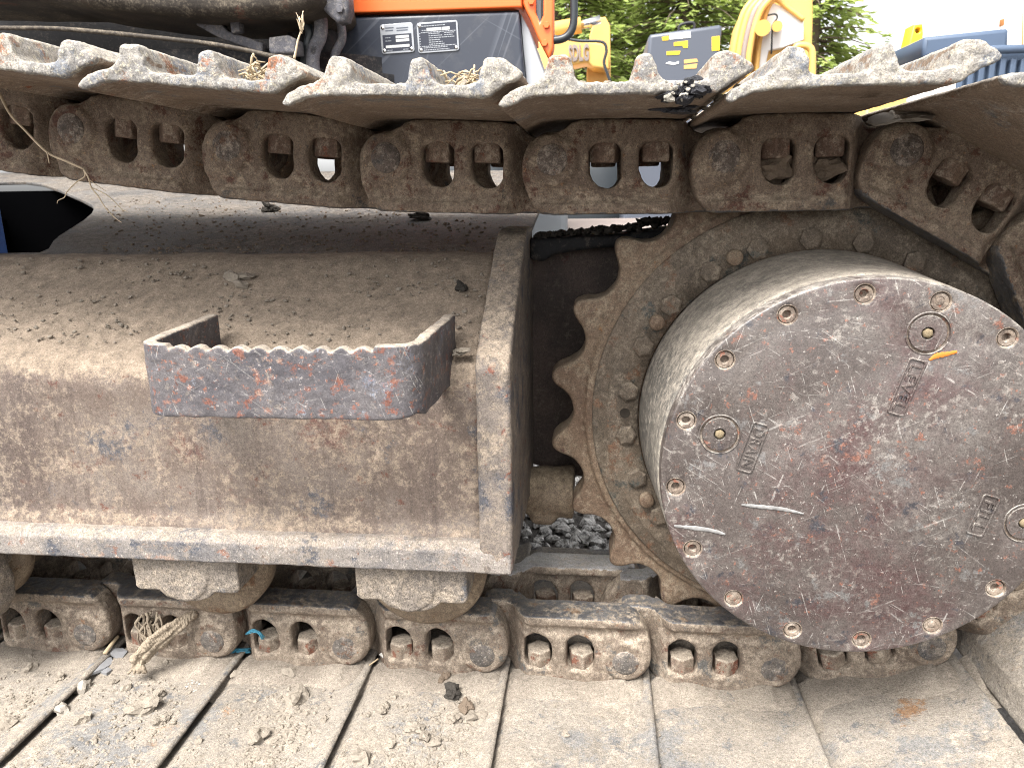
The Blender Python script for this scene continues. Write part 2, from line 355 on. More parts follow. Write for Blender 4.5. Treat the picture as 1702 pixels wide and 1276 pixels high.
def tube(pts, r, n=8, taper=None, jit=0):
    pts = [Vector(p) for p in pts]; vs, fs = [], []
    prevx = None
    for i, p in enumerate(pts):
        t = (pts[min(i + 1, len(pts) - 1)] - pts[max(i - 1, 0)]).normalized()
        x = t.orthogonal().normalized() if prevx is None else (prevx - t * prevx.dot(t)).normalized()
        prevx = x; y = t.cross(x)
        rr = r if taper is None else r + (taper - r) * i / (len(pts) - 1)
        for k in range(n):
            a = 2 * math.pi * k / n; q = rr * (1 + (rnd.uniform(-jit, jit) if jit else 0))
            vs.append(p + (x * math.cos(a) + y * math.sin(a)) * q)
    for i in range(len(pts) - 1):
        for k in range(n):
            fs.append((i * n + k, i * n + (k + 1) % n, (i + 1) * n + (k + 1) % n, (i + 1) * n + k))
    fs.append(tuple(range(n))[::-1]); fs.append(tuple(range((len(pts) - 1) * n, len(pts) * n)))
    return mk('tube', vs, fs)
def smooth_path(ctrl, n=8):
    """Catmull-Rom through control points"""
    P = [Vector(p) for p in ctrl]; P = [2 * P[0] - P[1]] + P + [2 * P[-1] - P[-2]]; o = []
    for i in range(1, len(P) - 2):
        for k in range(n):
            t = k / n
            o.append(.5 * ((2 * P[i]) + (P[i + 1] - P[i - 1]) * t + (2 * P[i - 1] - 5 * P[i] + 4 * P[i + 1] - P[i + 2]) * t * t + (3 * P[i] - P[i - 1] - 3 * P[i + 1] + P[i + 2]) * t ** 3))
    o.append(P[-2]); return o
def join(*ms):
    bm = bmesh.new()
    for m in ms: bm.from_mesh(m)
    me = bpy.data.meshes.new('join'); bm.to_mesh(me); bm.free(); return me
def voxel(me, size, iters=3, disp=()):
    """fuse overlapping solids into one cast-looking skin; disp = [(strength, scale), ...] surface unevenness"""
    o = bpy.data.objects.new('tmp', me); COL.objects.link(o)
    m = o.modifiers.new('r', 'REMESH'); m.mode = 'VOXEL'; m.voxel_size = size; m.use_smooth_shade = True
    if iters:
        m = o.modifiers.new('s', 'SMOOTH'); m.iterations = iters; m.factor = .5
    dg = bpy.context.evaluated_depsgraph_get(); dg.update()
    r = bpy.data.meshes.new_from_object(o.evaluated_get(dg), depsgraph=dg)
    bpy.data.objects.remove(o)
    if disp:
        nn = [v.normal.copy() for v in r.vertices]
        for v, q in zip(r.vertices, nn):
            d = sum(s_ * noise.noise(v.co * f) for s_, f in disp); v.co += q * d
    for p in r.polygons: p.use_smooth = True
    r.update(); return r
def hexhead(r, h, y=True, chamfer=.12):
    p = [(r * (1 - chamfer), 0)]
    bm = bmesh.new()
    def ring(rr, hh, n=6, ph=0): return [bm.verts.new((rr * math.cos(ph + 2 * math.pi * k / n), hh, rr * math.sin(ph + 2 * math.pi * k / n))) for k in range(n)]
    a, b, c = ring(r, h), ring(r, h * .14), ring(r * (1 - chamfer), 0)
    for A, B in ((a, b), (b, c)):
        for k in range(6): bm.faces.new((A[k], A[(k + 1) % 6], B[(k + 1) % 6], B[k]))
    bm.faces.new(c); bm.faces.new(a[::-1])
    bmesh.ops.recalc_face_normals(bm, faces=bm.faces)
    me = bpy.data.meshes.new('hex'); bm.to_mesh(me); bm.free(); return me
def rockmesh(seed, sub=2, rough=.35, flatz=.7):
    bm = bmesh.new(); bmesh.ops.create_icosphere(bm, subdivisions=sub, radius=1)
    off = Vector((seed * 7.3, seed * 3.1, seed * 1.7))
    for v in bm.verts:
        d = 1 + rough * noise.noise(v.co * 1.1 + off) * 1.6 + rough * .6 * noise.noise(v.co * 2.9 + off)
        v.co = Vector((v.co.x * d, v.co.y * d, v.co.z * d * flatz))
    me = bpy.data.meshes.new('rock'); bm.to_mesh(me); bm.free()
    return me
ROCK1 = [rockmesh(k, 1, .45, .7) for k in range(8)]
ROCK2 = [rockmesh(k + 20, 2, .5, .7) for k in range(8)]
ROCK3 = [rockmesh(k + 40, 3, .55, .65) for k in range(4)]
def scatter(items, rocks):
    """one mesh of many small lumps: items = (point, radius)"""
    vs, fs = [], []
    base = [([v.co.copy() for v in m.vertices], [tuple(p.vertices) for p in m.polygons]) for m in rocks]
    for p, r in items:
        bv, bf = rnd.choice(base); o = len(vs)
        q = Matrix.Rotation(rnd.uniform(0, 6.28), 3, 'Z') @ Matrix.Rotation(rnd.uniform(-.5, .5), 3, 'X')
        sx, sy, sz = r * rnd.uniform(.7, 1.3), r * rnd.uniform(.7, 1.3), r * rnd.uniform(.7, 1.2)
        for v in bv: vs.append(q @ Vector((v.x * sx, v.y * sy, v.z * sz)) + p)
        fs += [tuple(i + o for i in f) for f in bf]
    return mk('scatter', vs, fs, smooth=False)
def text(s_, size, depth, align='CENTER', space=1.05, bold=0.):
    cu = bpy.data.curves.new('tmp', 'FONT'); cu.body = s_; cu.size = size; cu.extrude = depth / 2; cu.align_x = align; cu.align_y = 'CENTER'; cu.space_character = space
    cu.resolution_u = 3; cu.offset = bold
    o = bpy.data.objects.new('tmp', cu); COL.objects.link(o)
    dg = bpy.context.evaluated_depsgraph_get(); dg.update()
    me = bpy.data.meshes.new_from_object(o.evaluated_get(dg), depsgraph=dg)
    bpy.data.objects.remove(o); bpy.data.curves.remove(cu)
    me.transform(Matrix(((1, 0, 0, 0), (0, 0, -1, 0), (0, 1, 0, 0), (0, 0, 0, 1))))
    return me

# ------------------------------------------------------------------ ground
GZ = -.722
gn = N('gravel_ground')
gc = gn.mix(gn.rng(gn.noise(38, 6, .75), .35, .65), (.07, .065, .06), (.30, .28, .26))
gc = gn.mix(gn.rng(gn.vor(55), .1, .5), gc, (.20, .185, .17))
gn.bump(gn.noise(45, 6, .75), 1, .03)
M['gravel'] = gn.out(gc, .95, 0, .1)
gs = N('gravel_stones')
M['gravelstone'] = gs.out(gs.mix(gs.rng(gs.noise(60, 5, .8), .40, .58), (.09, .085, .08), (.62, .60, .57)), .85, 0, .2)
def ground_mesh():
    xs = [-400, -60, -12, -4] + [-2 + .25 * k for k in range(17)] + [4, 12, 60, 400]
    ys = [-400, -60, -12, -4] + [-1.5 + .25 * k for k in range(25)] + [8, 14, 60, 400]
    vs = [(x, y, GZ + (.012 * noise.noise(Vector((x * 3, y * 3, 0))) if abs(x) < 4 and abs(y) < 6 else 0)) for y in ys for x in xs]
    nx = len(xs); fs = [(j * nx + i, j * nx + i + 1, (j + 1) * nx + i + 1, (j + 1) * nx + i) for j in range(len(ys) - 1) for i in range(nx - 1)]
    return mk('ground', vs, fs)
obj('ground', ground_mesh(), 'gravel', kind='structure')
its = []
for _ in range(4200):
    x, y = rnd.uniform(-1.15, .45), rnd.uniform(.36, 1.4)
    its.append((Vector((x, y, GZ + .006 + .012 * noise.noise(Vector((x * 3, y * 3, 0))))), rnd.choice((.007, .010, .013, .018))))
for _ in range(900):
    x, y = rnd.uniform(-1.2, .9), rnd.uniform(-.75, -.2)
    its.append((Vector((x, y, GZ + .004)), rnd.choice((.006, .010, .014))))
g = obj('gravel', scatter(its, ROCK1), 'gravelstone', kind='stuff'); g['label'] = 'loose dark and pale gravel stones on the ground between the tracks'

# ------------------------------------------------------------------ excavator
EX = thing('excavator', (-.2, 1.15, GZ), 'dusty orange excavator seen close at its rusty track, sprocket and final drive', 'excavator')
C = Vector((.262, 0, -.277)); PITCHR = .322; YC = .09

# --- track frame: closed section along X
XL, XR = -1.75, -.126
sec = [(-.085, -.385), (-.08, -.378), (-.08, -.215), (-.076, -.200), (-.068, -.188), (-.055, -.179), (.105, -.088), (.125, -.081), (.16, -.079), (.19, -.085), (.26, -.2), (.26, -.42), (.2, -.42), (.02, -.42), (-.085, -.42)]
def frame_mesh():
    n = 120; vs, fs = [], []; sub = []
    for i in range(len(sec)):
        a, b = sec[i], sec[(i + 1) % len(sec)]; L = math.hypot(b[0] - a[0], b[1] - a[1]); k = max(1, int(L / .012))
        for j in range(k): sub.append((a[0] + (b[0] - a[0]) * j / k, a[1] + (b[1] - a[1]) * j / k))
    m = len(sub)
    for i in range(n + 1):
        x = XL + (XR - XL) * i / n
        for (y, z) in sub:
            d = .0022 * noise.noise(Vector((x * 14, y * 14, z * 14))) + .0009 * noise.noise(Vector((x * 60, y * 60, z * 60)))
            up = .003 * max(0, noise.noise(Vector((x * 8, y * 18, 5)))) if z > -.19 else 0
            vs.append((x, y - d, z + d + up))
    for i in range(n):
        for j in range(m):
            fs.append((i * m + j, i * m + (j + 1) % m, (i + 1) * m + (j + 1) % m, (i + 1) * m + j))
    fs.append(tuple(range(m))); fs.append(tuple(range(n * m, (n + 1) * m))[::-1])
    me = mk('frame', vs, fs)
    bm = bmesh.new(); bm.from_mesh(me); bmesh.ops.recalc_face_normals(bm, faces=bm.faces); bm.to_mesh(me); bm.free(); return me
obj('track_frame', frame_mesh(), 'frame', EX)
# lip bar below the side plate, with weld bead on top
lipm = voxel(join(box(XL, -.105, -.424, -.09, .0, -.396), box(XL, -.099, -.40, -.10, .0, -.389)), .0035, 2, [(.0012, 40), (.0006, 120)])
obj('frame_lip', lipm, 'lip', EX)
# end plate (profile in Y,Z, thickness along X)
ep = [(-.105, -.424), (-.105, -.185), (-.098, -.168), (.075, -.066), (.10, -.052), (.13, -.046), (.20, -.046), (.20, -.40), (.12, -.424)]
epm = plate([ep], .088, .1265, .004)                  # built as (x=Y, z), depth = -X
epm.transform(Matrix(((0, -1, 0, 0), (1, 0, 0, 0), (0, 0, 1, 0), (0, 0, 0, 1))))
epm = voxel(epm, .003, 2, [(.0008, 50), (.0004, 150)])
obj('end_plate', epm, 'endplate', EX)
# recess behind the end plate: back plate, top bar, lug
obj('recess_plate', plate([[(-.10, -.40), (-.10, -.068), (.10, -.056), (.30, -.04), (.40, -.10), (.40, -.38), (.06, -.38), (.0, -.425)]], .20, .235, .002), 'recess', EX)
tb = [(-.089, -.090), (-.089, -.060), (.02, -.058), (.10, -.048), (.22, -.036), (.22, -.064), (.10, -.070), (.0, -.075), (-.055, -.083), (-.070, -.092)]
obj('motor_bracket', voxel(plate([tb], .155, .235, .003), .0035, 2, [(.0008, 50)]), 'swing', EX)
obj('lug', voxel(join(lathe([(0, -.05), (.026, -.05), (.034, -.03), (.040, .04), (0, .04)], 32, 'X', (-.065, .15, -.425)), box(-.089, .12, -.47, -.05, .20, -.40, .01)), .004, 3, [(.002, 40)]), 'roller', EX)

# --- step
def step_mesh():
    xl, xr, yf, yb = -.4515, -.164, -.2015, -.045; zt, zb, th, rad = -.1385, -.2125, .0125, .030
    path = [(xl, yb)]
    for k in range(9):
        t = R(180 + 90 * k / 8); path.append((xl + rad + rad * math.cos(t), yf + rad + rad * math.sin(t)))
    nseg = 110
    for k in range(1, nseg): path.append((xl + rad + (xr - xl - 2 * rad) * k / nseg, yf))
    for k in range(9):
        t = R(270 + 90 * k / 8); path.append((xr - rad + rad * math.cos(t), yf + rad + rad * math.sin(t)))
    path.append((xr + .006, yb + .005))
    vs, fs = [], []
    nz_ = 10
    for i, (x, y) in enumerate(path):
        a = path[max(0, i - 1)]; b = path[min(len(path) - 1, i + 1)]
        tx, ty = b[0] - a[0], b[1] - a[1]; L = math.hypot(tx, ty); nx_, ny_ = -ty / L, tx / L   # inward
        top = zt; u = (x - (-.414)) / .206
        if y < yf + .004 and 0 < u < 1:
            ph = u * 10.0; top = zt - .0078 + .0062 * abs(math.sin(math.pi * ph)) ** .8
        if i == 0 or i == len(path) - 1: top = zt + .005
        bot = zb
        if i in (0, len(path) - 1): bot = zb + .004
        if x > -.19 and y < yf + .02: bot += .004 * min(1, (x + .19) / .02)
        ring = []
        for j in range(nz_ + 1): ring.append((0, bot + (top - bot) * j / nz_))
        for j in range(nz_ + 1): ring.append((th, top - (top - bot) * j / nz_))
        for d, z in ring: vs.append((x + nx_ * d, y + ny_ * d, z))
    m = 2 * (nz_ + 1)
    for i in range(len(path) - 1):
        for j in range(m):
            fs.append((i * m + j, (i + 1) * m + j, (i + 1) * m + (j + 1) % m, i * m + (j + 1) % m))
    fs.append(tuple(range(m))); fs.append(tuple(range((len(path) - 1) * m, len(path) * m))[::-1])
    me = mk('step', vs, fs)
    bm = bmesh.new(); bm.from_mesh(me); bmesh.ops.recalc_face_normals(bm, faces=bm.faces); bm.to_mesh(me); bm.free()
    return voxel(me, .0017, 3, [(.0008, 45), (.0005, 140)])
obj('step', step_mesh(), 'step', EX, label='dark worn step bracket with serrated top edge on the track frame')

# --- rollers
def roller(cx, cz=-.462):
    ro = obj('bottom_roller', lathe([(0, -.035), (.05, -.035), (.074, -.032), (.080, -.026), (.080, -.008), (.074, .0), (.062, .006), (.062, .174), (.080, .182), (.080, .21), (0, .21)], 64), 'roller', EX, loc=Vector((cx, 0, cz)) - EX.location)
    b = [(-.068, .055), (.068, .055), (.068, -.016), (.064, -.021), (.036, -.021), (.026, -.030), (.012, -.0345), (-.012, -.0345), (-.028, -.030), (-.038, -.021), (-.063, -.021), (-.068, -.016)]
    cm = join(plate([b], -.089, -.03, .0028), plate([circle(-.004, .000, .0335, 40)], -.0910, -.05, .0015),
              plate([rrect(.036, -.027, .058, -.012, .004)], -.080, -.03, .003), plate([rrect(-.060, -.027, -.038, -.012, .004)], -.080, -.03, .003))
    cm = voxel(cm, .0015, 1, [(.0006, 60), (.0005, 200)])
    obj('roller_cap', cm, 'cap', ro, loc=(-.002, 0, .009))
for cx in (-.211, -.495, -.842, -1.126): roller(cx)
gd = [(x_ - .036, z_) for x_, z_ in ((-.88, -.40), (-.735, -.40), (-.728, -.44), (-.718, -.475), (-.720, -.508), (-.735, -.530), (-.77, -.545), (-.88, -.545))]
obj('track_guide', voxel(plate([gd], -.095, -.055, .008), .003, 3, [(.001, 50), (.0005, 150)]), 'cap', EX)

# --- sprocket, hub ring, drum, cover
def sprocket_outline():
    o = []; n = 21; ph = R(137.2); Rp, rb, rt = .3220, .0350, .3195
    for k in range(n):
        for j in range(24):
            d = (j / 24 - .5) * 2 * math.pi / n; a = ph + math.pi / n + k * 2 * math.pi / n + d
            s_ = Rp * math.sin(d)
            te = (math.pi / n - abs(d)) / (math.pi / n - math.asin(rb / Rp)); rtt = rt - .009 * min(1.2, max(0, te)) ** 2; r = rtt
            if abs(s_) < rb: r = min(rtt, Rp * math.cos(d) - math.sqrt(max(0, rb * rb - s_ * s_)))
            o.append((C.x + r * math.cos(a), C.z + r * math.sin(a)))
    return o
# teeth ring stands at the mid plane of the chain
sm = voxel(join(plate([sprocket_outline(), circle(C.x, C.z, .20, 64)], .064, .116, .004), plate([circle(C.x, C.z, .272, 96), circle(C.x, C.z, .19, 64)], .058, .12, .002)), .0027, 3, [(.0010, 40), (.0006, 110)])
SPR = obj('sprocket', sm, 'sprocket', EX)
hub = lathe([(.263, .075), (.263, .053), (.261, .051), (.247, .050), (.2455, .0475), (.243, .0465), (.206, .046), (.204, .06)], 160, 'Y', C)
obj('hub_ring', hub, 'hubring', SPR, loc=(0, 0, 0))
hx = hexhead(.0132, .010, chamfer=.22)
def on_ring(ang, rad, y): return Vector((C.x + rad * math.cos(R(ang)), y, C.z + rad * math.sin(R(ang))))
bolt_angles = [171.3 - 15.65 * k for k in range(7)] + [186.4, 202.1, 217.7, 233.4, 249, 264.7, 280, 296, 311, 327, 343, 359, 14, 30, 46, 61]
for a in bolt_angles:
    obj('sprocket_bolt', hx, 'hubring', SPR, loc=on_ring(a, .2205, .0402), rot=(0, -R(a + rnd.uniform(0, 60)), 0))
    w_ = lathe([(.0, .0), (.0135, 0), (.0145, .0015), (.0145, .004)], 20)
st = lathe([(0, 0), (.0085, 0), (.0095, .0015), (.0095, .012)], 20)
for a in (146.9, 116.1, 210.4, 330): obj('dowel', st, 'sprocket', SPR, loc=on_ring(a, .2215, .037))
hl = lathe([(.0065, -.0004), (.0055, .0), (0, .0001)], 20)
obj('bolt_hole', hl, 'hole', SPR, loc=on_ring(179, .2215, .0458))
for a, s_, sz in ((160.5, '80a', .013), (152, '01', .012), (140, '18', .012)):
    t_ = text(s_, sz, .0012); obj('cast_mark', t_, 'hubring', SPR, loc=on_ring(a, .2545, .0502), rot=(0, -R(a + 90), 0))
CC = Vector((.266, 0, -.277))
drum = lathe([(.200, .06), (.2075, .05), (.2075, .035), (.2055, .0), (.2015, -.06), (.1985, -.118), (.1975, -.128), (.190, -.130), (.190, -.12)], 160, 'Y', CC)
FD = obj('final_drive', drum, 'drum', EX)
cov_holes = []; angs = [94.9 + 22.55 * k for k in range(16)]
plugs = [(.049, .139, .0175), (-.136, .036, .0175), (.161, -.049, .0175)]
for a in angs: cov_holes.append((CC.x + .1815 * math.cos(R(a)), CC.z + .1815 * math.sin(R(a)), .0088, 24))
PC = Vector((.262, 0, -.272))
pl_c = []
for dx, dz, r in plugs:
    pl_c.append((PC.x + dx, PC.z + dz)); cov_holes.append((PC.x + dx, PC.z + dz, .0195, 36))
cvm = disc((CC.x, CC.z, .1965, 200), cov_holes, -.150, -.126, .0022)
COVER = obj('cover', sharp(cvm, 50), 'cover', FD, loc=(0, 0, 0))
# the cover is a sub-part of the final drive; its bolts and plugs sit beside it under the drive
bk = lathe([(.189, 0), (0, 0)], 64, 'Y', (CC.x, -.138, CC.z)); obj('cover_backing', bk, 'ringdust', FD, loc=(0, 0, 0))
bolt_m = join(lathe([(.0085, .012), (.0085, .002), (.0079, .0), (.0046, .0), (.0040, .001), (.0036, .006), (0, .0062)], 24))
rim_m = lathe([(.0115, .0006), (.0110, -.0012), (.0098, -.0018), (.0088, -.0008), (.0085, .004)], 28)
bolt_m = sharp(bolt_m, 40); rim_m = sharp(rim_m, 60); cb_m = join(bolt_m, rim_m)
for i, a in enumerate(angs):
    cap_f = i in (15, 6, 9)
    m_ = cb_m
    if cap_f: m_ = join(cb_m, lathe([(.0046, .0006), (.003, -.0004), (0, -.0008)], 14))
    b_ = obj('cover_bolt', m_, 'ringdust', FD, loc=(CC.x + .1815 * math.cos(R(a)), -.1488 + .0008, CC.z + .1815 * math.sin(R(a))))
plug_m = join(lathe([(.0172, .012), (.0172, .0008), (.0166, 0), (.0062, 0), (.0058, .001), (.0055, .006), (0, .006)], 32), lathe([(.0215, .001), (.0205, -.0008), (.0198, -.0010), (.0193, .003)], 36))
plug_m = sharp(plug_m, 40)
sd_m = lathe([(.0050, .002), (.0045, -.0006), (.002, -.0016), (0, -.0012)], 6)
pr_m = lathe([(.0199, .0), (.0185, .0006), (.0170, .0)], 36)
for (x, z), an in zip(pl_c, (0, 1, 2)):
    obj('plug_ring', pr_m, 'ringdust', FD, loc=(x, -.1476, z))
    obj('plug', plug_m, 'cover', FD, loc=(x, -.1496, z)); obj('plug_dirt', sd_m, 'sockdirt', FD, loc=(x, -.1496, z), rot=(0, an * .4 + .3, 0))
def label_plate(word, x, z, ang, L):
    a = R(ang)
    fr = plate([rrect(-L / 2, -.0085, L / 2, .0085, .003), rrect(-L / 2 + .0016, -.0069, L / 2 - .0016, .0069, .002)], -.0012, .001, .0004, 1)
    t_ = text(word, .0150, .0020)
    bb = [v.co.x for v in t_.vertices]; wd = max(bb) - min(bb); t_.transform(Matrix.Scale((L - .011) / wd, 4, (1, 0, 0)))
    obj('raised_word', join(fr, t_), 'cover', FD, loc=(x, -.1502, z), rot=(0, -a, 0))
lp = [(PC.x + .035, PC.z + .087), (PC.x - .104, PC.z + .023), (PC.x + .121, PC.z - .042)]
label_plate('LEVEL', *lp[0], -106, .057); label_plate('DRAIN', *lp[1], -106, .053); label_plate('FILL', *lp[2], -106, .044)
def stroke(name, pts, wd, mat, y=-.1508):
    P = smooth_path([(x, y, z) for x, z in pts], 6); vs = []; n = len(P)
    for i, p in enumerate(P):
        t = (P[min(i + 1, n - 1)] - P[max(i - 1, 0)]).normalized(); q = Vector((-t.z, 0, t.x)) * wd * (.35 + .65 * math.sin(math.pi * min(max((i + .8) / (n + .6), 0), 1))) * rnd.uniform(.8, 1.15)
        vs += [p + q, p - q, p + q * .6 + Vector((0, -.0004, 0)), p - q * .6 + Vector((0, -.0004, 0))]
    fs = []
    for i in range(n - 1):
        a, b = 4 * i, 4 * i + 4
        fs += [(a, b, b + 2, a + 2), (a + 2, b + 2, b + 3, a + 3), (a + 3, b + 3, b + 1, a + 1)]
    obj(name, mk(name, vs, fs), mat, FD, loc=(0, 0, 0))
def cov(px, py): p = at(px, py, -.15); return (p.x, p.z)
stroke('crayon_mark', [cov(1544, 598), cov(1556, 591), cov(1572, 588), cov(1590, 584)], .0026, 'chalk')
stroke('scrape_mark', [cov(1232, 838), cov(1262, 841), cov(1300, 845), cov(1335, 853)], .0022, 'scrape')
stroke('scrape_mark', [cov(1120, 873), cov(1150, 876), cov(1180, 880), cov(1205, 887)], .0024, 'scrape')

# --- chain -------------------------------------------------------------
# link frame: origin at its pin, u along the chain (bushing end at u = -0.19), w towards the rail; Y outboard face at 0
def link_mesh(seed=0):
    out = [(.0345, .003), (.0345, .016), (.0318, .030), (.0268, .043), (.0200, .0535), (.0120, .0600), (.002, .0605), (-.140, .0605), (-.184, .0603), (-.192, .0570), (-.202, .044),
           (-.214, .030), (-.222, .010), (-.224, -.008), (-.215, -.024), (-.195, -.030), (-.176, -.024), (-.160, -.030), (-.150, -.0390), (-.100, -.0420), (-.050, -.043),
           (-.030, -.0425), (-.018, -.036), (-.006, -.030), (.006, -.0285), (.017, -.0250), (.026, -.018), (.032, -.008)]
    wh = lambda x0, x1: [(x1, -.010), (x1, .012), (x1 - .004, .023), (x1 - .011, .030), (x1 - .020, .032), (x0 + .012, .032), (x0 + .005, .029), (x0, .021), (x0, -.010), (x0 + .006, -.0165), (x1 - .006, -.0165)]
    me = plate([out, wh(-.077, -.041), wh(-.134, -.097)], .0, .036, .005)
    rail = plate([[(.006, .060), (.016, .047), (-.128, .046), (-.150, .0605), (-.140, .061)]], -.004, .046, .004)
    boss = join(plate([circle(0, .001, .0285, 40)], -.0045, .03, .004), plate([rrect(-.05, -.0405, -.018, -.02, .006)], .002, .03, .002))
    col = plate([circle(-.19, .0, .034, 40)], .004, .036, .004)
    me = voxel(join(me, rail, boss, col), .0022, 3)
    for v in me.vertices:
        t = min(1, max(0, (-.128 - v.co.x) / .034)); t = t * t * (3 - 2 * t)
        v.co.y += .0355 * t
        v.co.y += .004 * max(0, 1 - abs(v.co.x + .0875) / .010) * 0
        # shallow hollow between the rail and the windows
        if v.co.y < .01: v.co.y += .0035 * max(0, 1 - ((v.co.z - .040) / .009) ** 2)
    nn = [v.normal.copy() for v in me.vertices]
    for v, q in zip(me.vertices, nn):
        sv = v.co + Vector((seed * 5.1, seed * 2.3, 0))
        v.co += q * (.0007 * noise.noise(sv * 45) + .0006 * noise.noise(sv * 170) - .0018 * max(0, noise.noise(sv * 24) - .28))
    me.update(); return me
LINKS = [link_mesh(k) for k in range(3)]
for LINK in LINKS:
    LINK.materials.append(M['link']); LINK.materials.append(M['rail'])
    for p in LINK.polygons:
        if p.center.z > .055 and p.normal.z > .6: p.material_index = 1
def dusty(o, *mats):
    for k, m_ in enumerate(mats): o.material_slots[k].link = 'OBJECT'; o.material_slots[k].material = M[m_]
    return o
LINK_IN = LINK.copy(); LINK_IN.transform(Matrix.Scale(-1, 4, (0, 1, 0))); LINK_IN.flip_normals()
PIN = lathe([(0, -.0082), (.0155, -.0080), (.0172, -.0066), (.0178, -.004), (.0178, .03)], 40)
PINB = voxel(lathe([(0, -.0075), (.017, -.0072), (.0182, -.005), (.0182, .02), (0, .02)], 40), .0015, 1, [(.0008, 120)])
BOLT = voxel(join(*[plate([circle(0, 0, .0172, 6, .3)], -.0115, .0115, .002)]), .0016, 1, [(.0004, 150)])
BOLT.transform(Matrix.Rotation(R(90), 4, 'X'))
for m_, k_ in ((PIN, 'pin'), (PINB, 'pin'), (BOLT, 'bolt')): m_.materials.clear(); m_.materials.append(M[k_])
BUSH = lathe([(0, .03), (.029, .03), (.029, .15), (0, .15)], 32)
SHOE_P = [(.0333, -.0365), (.031, -.0404), (.0236, -.0455), (.0136, -.0499), (.001, -.0531), (-.0047, -.0569), (-.0078, -.0637), (-.0095, -.0705), (-.0138, -.0734), (-.0192, -.0739), (-.0246, -.0721), (-.0278, -.065), (-.0295, -.0569), (-.0334, -.0523), (-.0443, -.0513), (-.0763, -.051), (-.0791, -.0576), (-.0813, -.0686), (-.0841, -.0723), (-.0881, -.0732), (-.0921, -.0717), (-.096, -.0637), (-.0986, -.0557), (-.1026, -.0514), (-.1119, -.0505), (-.1333, -.0503), (-.1392, -.0533), (-.1418, -.0625), (-.1431, -.0698), (-.1464, -.072), (-.1555, -.072), (-.1621, -.0692), (-.17, -.0637), (-.1747, -.0599), (-.1727, -.0583), (-.1623, -.0534), (-.1545, -.0485), (-.1466, -.0435), (-.1359, -.0426), (-.0984, -.0436), (-.0578, -.0441), (-.0028, -.0443), (.0113, -.0423), (.0227, -.0378), (.0299, -.0346)]
def fatten(P, d):
    n_ = len(P); o = []
    for k in range(n_):
        a, b = P[k - 1], P[(k + 1) % n_]; tx, tz = b[0] - a[0], b[1] - a[1]; L = math.hypot(tx, tz)
        o.append((P[k][0] + SG * tz / L * d, P[k][1] - SG * tx / L * d))
    return o
SG = 1 if sum(SHOE_P[k - 1][0] * SHOE_P[k][1] - SHOE_P[k][0] * SHOE_P[k - 1][1] for k in range(len(SHOE_P))) > 0 else -1
def shoe_mesh(seed):
    me = voxel(plate([fatten(SHOE_P, .0013)], -.215, .395, .002), .0018, 1)
    off = Vector((seed * 3.7, 0, seed))
    nn = [v.normal.copy() for v in me.vertices]
    for v, q in zip(me.vertices, nn):
        e = max(0, 1 - (v.co.y + .215) / .03)           # the outer end is worn most
        v.co += q * ((.0006 + .0006 * e) * noise.noise(v.co * 50 + off) + (.0004 + .0011 * e) * noise.noise(v.co * 170 + off))
    me.update()
    me.materials.append(M['shoe']); me.materials.append(M['shoe_end'])
    for p in me.polygons:
        if p.center.y < -.2085 or (p.normal.z < -.2 and p.center.z < -.052 and p.center.y < .2): p.material_index = 1
    return me
SHOES = [shoe_mesh(k) for k in range(2)]
SHOE_LOW = SHOES[0].copy()
pins = [(-1.4729 + .19 * k, -.600) for k in range(9)] + [(.237, -.598)]
for k in range(1, 6):
    a = R(-94.5 + 34.52 * k); pins.append((C.x + PITCHR * math.cos(a), C.z + PITCHR * math.sin(a)))
pins += [(.1388, .0352), (-.0491, .0348), (-.2392, .0404), (-.4284, .0571), (-.6189, .0806), (-.807, .107), (-.995, .135), (-1.183, .16)]
NB = 10
for i in range(1, len(pins)):
    (x0, z0), (x1, z1) = pins[i - 1], pins[i]            # the link from bushing pin i-1 to its own pin i
    ang = math.atan2(z1 - z0, x1 - x0); rot = (0, -ang, 0); loc = Vector((x1, 0, z1)) - EX.location
    lk = obj('track_link', LINKS[(i * 2) % 3], None, EX, loc=loc, rot=rot)
    obj('track_pin', PIN if i % 3 else PINB, None, lk, loc=(0, .0022, 0))
    obj('track_bolt', BOLT, None, lk, loc=(-.0585, .018, -.0075), rot=(0, 0, rnd.uniform(-.2, .2)))
    obj('track_bolt', BOLT, None, lk, loc=(-.1155, .018, -.0075), rot=(0, 0, rnd.uniform(-.2, .2)))
    l2 = obj('track_link', LINK_IN, None, EX, loc=loc + Vector((0, .18, 0)), rot=rot)
    obj('track_bolt', BOLT, None, l2, loc=(-.0585, -.018, -.0075)); obj('track_bolt', BOLT, None, l2, loc=(-.1155, -.018, -.0075))
    obj('track_bushing', BUSH, 'pin', EX, loc=loc, rot=rot)
    low = i < NB + 3
    if low:
        dusty(lk, 'link_dusty'); dusty(l2, 'link_dusty')
        if i < NB: dusty(l2, 'link_dusty', 'polished')
        for c_ in lk.children: dusty(c_, 'pin_dusty' if c_.name.startswith('track_pin') else 'bolt_dusty')
    if low:
        d = Vector((math.sin(ang), 0, -math.cos(ang))) * -.006
        obj('track_shoe', SHOE_LOW, None, EX, loc=loc + d, rot=rot)
    else:
        dn = Vector((-math.sin(ang), 0, math.cos(ang))) * (.0055 if i == 14 else 0)
        obj('track_shoe', SHOES[i % 2], None, EX, loc=loc + dn, rot=rot)
SHOE_LOW.materials.clear(); SHOE_LOW.materials.append(M['shoe_low']); SHOE_LOW.materials.append(M['shoe_end'])

